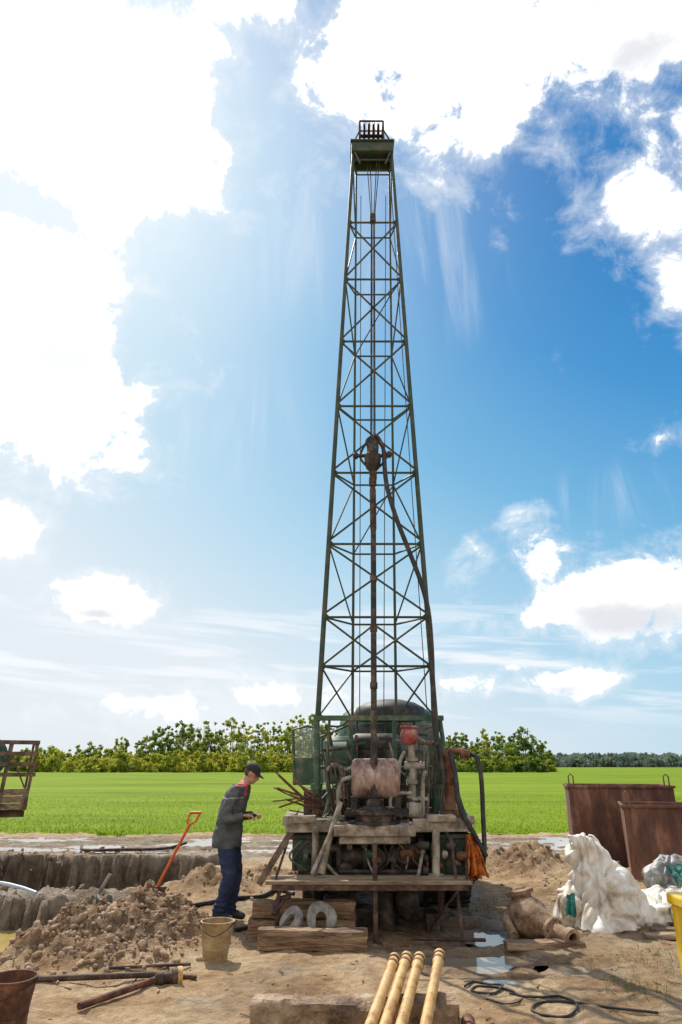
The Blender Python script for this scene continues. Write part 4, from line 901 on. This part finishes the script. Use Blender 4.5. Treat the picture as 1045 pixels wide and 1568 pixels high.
# ------------------------------------------------------------ man
def build_man():
    e = empty('man')
    q = MB()
    def limb(pts, rs, n=14): q.tube(spline(pts, 5), [r for r in np.interp(np.linspace(0, len(pts)-1, (len(pts)-1)*5+1), range(len(pts)), rs)], n)
    limb([(.0,-.08,.95),(.01,-.09,.80),(.045,-.10,.62),(.06,-.10,.47),(.01,-.105,.28),(-.05,-.11,.07)], [.12,.115,.098,.083,.078,.074])
    limb([(.0,.08,.95),(.02,.09,.80),(.06,.10,.62),(.085,.10,.47),(.06,.105,.28),(.03,.11,.07)], [.12,.115,.098,.083,.078,.074])
    for x_, y_ in ((-.05,-.11),(.03,.11)):
        q.tube([(x_-.05,y_,.05),(x_+.02,y_,.06),(x_+.1,y_-.01,.05),(x_+.17,y_-.01,.035),(x_+.2,y_-.01,.03)], [.045,.055,.048,.04,.022], 12)
    R_ = [((-.01,0,.78),.165,.20),((-.01,0,.80),.18,.21),((-.01,0,.92),.175,.205),((.01,0,1.05),.165,.19),((.035,0,1.2),.165,.195),((.065,0,1.32),.16,.205),((.10,0,1.42),.145,.205),((.135,0,1.48),.11,.15),((.165,0,1.515),.075,.085),((.19,0,1.54),.06,.062)]
    q.rings(R_, 28)
    q.tube([(.14,0,1.44),(.19,0,1.52),(.225,0,1.58)], [.075,.06,.055], 14)
    limb([(.11,-.13,1.44),(.10,-.215,1.40),(.055,-.255,1.28),(.01,-.27,1.14),(.0,-.27,1.12),(.10,-.25,1.12),(.22,-.20,1.15)], [.085,.083,.068,.06,.06,.054,.043])
    limb([(.11,.13,1.44),(.12,.21,1.40),(.10,.25,1.28),(.07,.26,1.14),(.07,.26,1.12),(.16,.21,1.12),(.25,.12,1.14)], [.085,.083,.068,.06,.06,.054,.043])
    hc = Vector((.262,0,1.625)); HR = Matrix.Rotation(math.radians(30), 3, 'Y')
    def H(x, y, z): return hc+HR @ Vector((x, y, z))
    q.ell(H(-.012,0,.02), (.098,.077,.095), 20, 14, HR); q.ell(H(.03,0,-.045), (.062,.055,.068), 16, 12, HR); q.ell(H(.055,0,-.085), (.032,.03,.026), 10, 8, HR)
    q.tube([H(.082,0,.015), H(.102,0,-.012), H(.108,0,-.028), H(.085,0,-.036)], [.012,.014,.017,.01], 8)
    q.ell(H(.088,0,-.055), (.012,.024,.007), 8, 6, HR); q.ell(H(.087,0,-.068), (.012,.022,.008), 8, 6, HR)
    for s_ in (-1, 1): q.ell(H(-.008, s_*.078, -.012), (.018,.010,.03), 10, 8, HR); q.ell(H(.075, s_*.03, .024), (.018,.024,.008), 8, 6, HR)
    src = q.obj('body_src', M_IRON)
    rm = src.modifiers.new('r', 'REMESH'); rm.mode = 'VOXEL'; rm.voxel_size = .0095
    s2 = src.modifiers.new('s', 'SMOOTH'); s2.factor = .5; s2.iterations = 2
    dg = bpy.context.evaluated_depsgraph_get(); dg.update()
    bm_ = bpy.data.meshes.new_from_object(src.evaluated_get(dg)); bpy.data.objects.remove(src)
    body = bpy.data.objects.new('body', bm_); scene.collection.objects.link(body); body.parent = e
    jacket = mat('jacket_cloth', [(.045,.052,.06),(.075,.083,.092),(.12,.128,.135)], .85, 0, 6, .3, 30)
    trous = mat('navy_trousers', [(.010,.017,.05),(.018,.032,.09),(.04,.05,.11)], .85, 0, 6, .3, 30)
    skin = mat('skin', [(.42,.21,.14),(.52,.29,.2)], .55, 0, 20, .1)
    shoe = mat('shoe_leather', [(.02,.017,.015),(.06,.05,.04)], .6, 0, 10)
    red = mat('red_trim', [(.5,.03,.03),(.62,.06,.05)], .7, 0, 10); hair = mat('grey_hair', [(.03,.025,.022),(.1,.09,.08)], .8, 0, 60); lg = mat('light_trim', [(.35,.36,.37),(.45,.45,.45)], .7, 0, 10)
    bm_.materials.clear()
    for m_ in (jacket, trous, skin, shoe, red, hair, lg): bm_.materials.append(m_)
    for v in bm_.vertices:
        p = v.co
        if p.z < 1.5 and p.z > .1:
            k = noise.noise(Vector((p.x*9, p.y*9, p.z*16)))*.014+noise.noise(Vector((p.x*22+4, p.y*22, p.z*34)))*.006
            if p.z < .24: k += .008*math.sin(p.z*110)
            v.co = p+v.normal*k
    for f in bm_.polygons:
        c = f.center; f.use_smooth = True; mi = 0
        hl = HR.transposed() @ (c-hc)
        if c.z < .075: mi = 3
        elif c.z < .80 and not (c.z > .785 and math.hypot((c.x)/.165, c.y/.2) > 1): mi = 1
        elif c.x > .165 and c.z > 1.50 and hl.z > -.16:
            mi = 2
            if hl.x < -.02 and hl.z > -.055: mi = 5
        elif c.z > 1.535: mi = 2
        else:
            if c.z > 1.485 and c.x > .12: mi = 4
            if abs(c.y) > .085 and abs(c.y) < .12 and c.z > 1.36 and c.x > .1: mi = 4
            if 1.34 < c.z < 1.35 and c.x < .2: mi = 6
        f.material_index = mi
    q = MB(); vs = []; n = 28
    for j in range(9):
        th = math.pi/2*j/8
        for i in range(n):
            a = 2*math.pi*i/n; vs.append(H(-.012+.108*math.cos(th)*math.cos(a), .088*math.cos(th)*math.sin(a), .028+.098*math.sin(th)**.9))
    fs = [(j*n+i, j*n+(i+1)%n, (j+1)*n+(i+1)%n, (j+1)*n+i) for j in range(8) for i in range(n)]
    q.add(vs, fs); vs = []
    for j in range(5):
        t = j/4
        for i in range(11):
            a = (i/10-.5)*2.1; r = .095+t*.085*math.cos(a)**.6; vs.append(H(-.01+r*math.cos(a), .9*(.09+t*.012)*math.sin(a)*1.0, .04-t*.02-.012*math.sin(a)**2))
    fs = [(j*11+i, j*11+i+1, (j+1)*11+i+1, (j+1)*11+i) for j in range(4) for i in range(10)]
    q.add(vs, fs); o = q.obj('cap', mat('cap_cloth', [(.014,.014,.016),(.03,.03,.034)], .8, 0, 10), e, ang=60); so = o.modifiers.new('s','SOLIDIFY'); so.thickness = .005
    q = MB()
    for s_ in (-1,1): q.ell(H(.078, s_*.03, .008), (.011,.013,.009), 10, 8)
    q.obj('eyes', mat('eye', [(.02,.015,.012),(.05,.04,.03)], .2, 0, 10), e)
    def hand(w, d, up, side, nm):
        d = Vector(d).normalized(); up = Vector(up).normalized(); s = d.cross(up).normalized()*side; w = Vector(w); q = MB()
        q.tube([w-d*.03, w, w+d*.03, w+d*.07, w+d*.088], [.026,.026,.036,.04,.03], 12, sy=.55)
        for i, (o_, L_) in enumerate(((-.03,.066),(-.01,.075),(.011,.07),(.03,.055))):
            b = w+d*.078+s*o_; q.tube(spline([b, b+d*L_*.4-up*.006, b+d*L_*.7-up*L_*.35, b+d*L_*.72-up*L_*.75], 4), [.0095]*9+[.0085]*3+[.007], 8)
        b = w+d*.025-s*.034; q.tube(spline([b, b+d*.03-s*.018-up*.012, b+d*.055-s*.012-up*.03, b+d*.07-up*.038],4), [.012]*6+[.0105]*4+[.009]*3, 8)
        q.obj(nm, skin, e, ang=70)
    hand((.225,-.198,1.152), (.85,.3,-.05), (0,0,1), 1, 'hand_near'); hand((.255,.118,1.142), (.75,-.45,.05), (0,0,1), -1, 'hand_far')
    q = MB(); q.box((.315,-.10,1.12),(.335,-.0,1.16)); q.tube([(.30,-.14,1.13),(.34,.05,1.14)],.01,8); q.obj('small_tool', M_IRON, e, .003)
    g = G(343,1414); e.location = (g.x+.0, g.y, gh(g.x, g.y)-.005); e.rotation_euler = (0,0,math.radians(-6))
    return e
man = build_man()

# ------------------------------------------------------------ sun and sky
sv = ray(150, 90); sd = Vector(sv).normalized()
sl = bpy.data.lights.new('sun', 'SUN'); sl.energy = 5.0; sl.angle = math.radians(.6); sl.color = (1,.93,.82)
so = bpy.data.objects.new('sun', sl); scene.collection.objects.link(so); so.rotation_euler = sd.to_track_quat('Z', 'Y').to_euler()
w = bpy.data.worlds.new('World'); scene.world = w; w.use_nodes = True; nt = w.node_tree; L = nt.links.new
try:
    w.cycles.sampling_method = 'MANUAL'; w.cycles.sample_map_resolution = 256
except Exception as ex: print(ex)
bg = nt.nodes['Background']; bg.inputs['Strength'].default_value = .1
sky = nt.nodes.new('ShaderNodeTexSky'); sky.sky_type = 'NISHITA'; sky.sun_disc = False
sky.sun_elevation = math.asin(sd.z); sky.sun_rotation = math.atan2(sd.x, sd.y); sky.air_density = 1; sky.dust_density = 1.5; sky.ozone_density = 1.5
tc = nt.nodes.new('ShaderNodeTexCoord')
def sock(n, i, v):
    if isinstance(v, (int, float)): n.inputs[i].default_value = v
    else: L(v, n.inputs[i])
def Mt(op, a, b=0, c=0, clamp=False):
    n = nt.nodes.new('ShaderNodeMath'); n.operation = op; n.use_clamp = clamp; sock(n,0,a); sock(n,1,b); sock(n,2,c); return n.outputs[0]
def VM(op, a, b=None):
    n = nt.nodes.new('ShaderNodeVectorMath'); n.operation = op; L(a, n.inputs[0])
    if b is not None:
        if isinstance(b, (tuple, Vector)): n.inputs[1].default_value = b
        else: L(b, n.inputs[1])
    return n
def SS(v, a, b, lo=0, hi=1):
    n = nt.nodes.new('ShaderNodeMapRange'); n.interpolation_type = 'SMOOTHSTEP'; L(v, n.inputs[0]); n.inputs[1].default_value = a; n.inputs[2].default_value = b; n.inputs[3].default_value = lo; n.inputs[4].default_value = hi; return n.outputs[0]
def NZ(vec, s, d=8, r=.6, dist=0):
    n = nt.nodes.new('ShaderNodeTexNoise'); n.inputs['Scale'].default_value = s; n.inputs['Detail'].default_value = d; n.inputs['Roughness'].default_value = r; n.inputs['Distortion'].default_value = dist; L(vec, n.inputs['Vector']); return n.outputs[0]
dirn = VM('NORMALIZE', tc.outputs['Generated']).outputs[0]
sp = nt.nodes.new('ShaderNodeSeparateXYZ'); L(dirn, sp.inputs[0])
az = Mt('ARCTAN2', sp.outputs[0], sp.outputs[1]); el = Mt('ARCSINE', sp.outputs[2])
cb = nt.nodes.new('ShaderNodeCombineXYZ'); L(az, cb.inputs[0]); L(el, cb.inputs[1]); ae = cb.outputs[0]
def azel(px, py):
    u, dy, dz = ray(px, py); return math.atan2(u, dy), math.atan2(dz, math.hypot(u, dy))
def field_of(blobs):
    acc = None
    for (x, y, rx, ry, wt) in blobs:
        a0, e0 = azel(x, y); ra = abs(azel(x+rx, y)[0]-azel(x-rx, y)[0])/2; re = abs(azel(x, y+ry)[1]-azel(x, y-ry)[1])/2
        v = VM('SUBTRACT', ae, (a0, e0, 0)).outputs[0]; v = VM('MULTIPLY', v, (1/ra, 1/re, 0)).outputs[0]
        d = VM('LENGTH', v).outputs['Value']; f = Mt('MULTIPLY_ADD', d, -wt, wt)
        acc = f if acc is None else Mt('MAXIMUM', acc, f)
    return acc
dq = VM('MULTIPLY', dirn, (1,1,1.35)).outputs[0]
nA = NZ(dq, 6.5, 8, .6, .35)
nA2 = NZ(VM('ADD', dq, tuple(Vector((-.012,.0,.03)))).outputs[0], 6.5, 4, .6, .35)
nB = NZ(dirn, 19, 6, .68, .5)
nn = Mt('ADD', Mt('MULTIPLY', Mt('SUBTRACT', nA, .5), 4.6), Mt('MULTIPLY', Mt('SUBTRACT', nB, .5), 2.2))
big = field_of([(60,120,350,250,1.5),(250,240,140,130,1.1),(400,-10,110,50,.5),(700,60,270,185,1.1),(560,110,95,110,.8),(900,60,220,140,.8),(1045,170,70,90,.4),
  (20,490,200,180,1.4),(110,600,150,150,1.1),(190,690,60,50,.7),(10,650,70,60,.5),(15,815,65,50,.7),(150,922,115,42,.95),
  (820,850,85,50,.9),(980,900,150,80,1.1),(860,935,80,30,.7),(1012,670,50,28,.7),(985,300,60,45,.25),(1040,430,35,40,.35),(865,1042,70,24,.7),(725,1048,75,22,.6),(790,1022,36,12,.5),(420,1065,60,14,.25),(190,1078,80,12,.2)])
dens = Mt('ADD', big, Mt('MULTIPLY', nn, .62))
alpha = SS(dens, .10, .42)
soft = SS(Mt('ADD', big, Mt('MULTIPLY', nn, .9)), -.5, .6, 0, .62)
cs = nt.nodes.new('ShaderNodeCombineXYZ'); L(Mt('MULTIPLY', az, 1.6), cs.inputs[0]); L(Mt('MULTIPLY_ADD', az, 1.2, Mt('MULTIPLY', el, 17)), cs.inputs[1])
st_ = NZ(cs.outputs[0], 2.2, 5, .55, .3)
band = Mt('MULTIPLY', SS(el, .02, .12), SS(el, .27, .14))
streak = Mt('MULTIPLY', SS(st_, .47, .64, 0, .9), band)
cr_ = nt.nodes.new('ShaderNodeMapping'); cr_.inputs['Rotation'].default_value = (0,0,math.radians(32)); cr_.inputs['Scale'].default_value = (11,2.0,1); L(ae, cr_.inputs[0])
ci = NZ(cr_.outputs[0], 1.3, 6, .62, .9)
cmask = field_of([(690,370,140,200,1.3),(600,470,100,140,1),(940,760,170,70,1.0),(350,650,220,140,.7),(470,330,170,220,.9)])
cir = Mt('MULTIPLY', SS(ci, .45, .8, 0, .4), SS(cmask, 0, .8))
azc = Mt('MINIMUM', Mt('MAXIMUM', az, -.7), .75)
f = Mt('SUBTRACT', Mt('SUBTRACT', 1.07, Mt('MULTIPLY', azc, .46)), Mt('MULTIPLY', Mt('MAXIMUM', el, 0), 1.22))
sdot = VM('DOT_PRODUCT', dirn, tuple(sd)).outputs['Value']
glow = Mt('POWER', Mt('MAXIMUM', sdot, 0), 14)
f = Mt('ADD', f, Mt('MULTIPLY', glow, .5), clamp=True)
rp = nt.nodes.new('ShaderNodeValToRGB'); e_ = rp.color_ramp.elements
for i, (p_, c_) in enumerate([(0,(.012,.21,.56)),(.25,(.055,.31,.67)),(.5,(.18,.49,.78)),(.75,(.46,.71,.88)),(1,(.80,.87,.93))]):
    x_ = e_[i] if i < 2 else e_.new(p_); x_.position = p_; x_.color = (*c_, 1)
L(f, rp.inputs[0])
def scale10(c, k):
    n = VM('SCALE', c); sock(n, 3, k); return n.outputs[0]
def MX(fac, a, b):
    n = nt.nodes.new('ShaderNodeMix'); n.data_type = 'RGBA'; sock(n, 0, fac)
    for idx, v in ((6, a), (7, b)):
        if isinstance(v, tuple): n.inputs[idx].default_value = (*v, 1)
        else: L(v, n.inputs[idx])
    return n.outputs[2]
base = MX(.93, sky.outputs[0], scale10(rp.outputs[0], 10.0))
base = MX(Mt('MULTIPLY', glow, .55), base, (11,11,11))
thin = Mt('MAXIMUM', Mt('MAXIMUM', streak, cir), soft)
base = MX(thin, base, (9.4,9.8,10.3))
gm = field_of([(220,-10,130,75,1.6),(100,545,95,50,1.3),(980,945,150,40,1.3),(150,940,90,16,1.0),(960,90,110,60,.9),(865,1055,50,12,.8)])
gsh = SS(Mt('ADD', gm, Mt('MULTIPLY', nn, .45)), 0, 1.0, 0, .75)
thick = SS(dens, .25, .9)
relief = SS(Mt('SUBTRACT', nA2, nA), -.01, .07)
gsh = Mt('MAXIMUM', gsh, Mt('MULTIPLY', Mt('MULTIPLY', relief, thick), Mt('MULTIPLY_ADD', glow, -.35, .5)))
ccol = MX(gsh, (13,12.9,12.6), (6.3,6.6,7.3))
ccol = MX(Mt('MULTIPLY', glow, Mt('SUBTRACT', 1, gsh)), ccol, (26,25.5,24))
fin = MX(alpha, base, ccol)
# unseen warm fill added behind the viewer, patterned like broken cloud
back_fill = Mt('MULTIPLY', SS(sp.outputs[1], .05, -.35), SS(nA, .36, .5, .5, 1))
fin = MX(back_fill, fin, (9.4,8.9,8.2))
hz_ = SS(el, .0, -.03); fin = MX(hz_, fin, (4.2,3.6,2.8))
L(fin, bg.inputs['Color'])
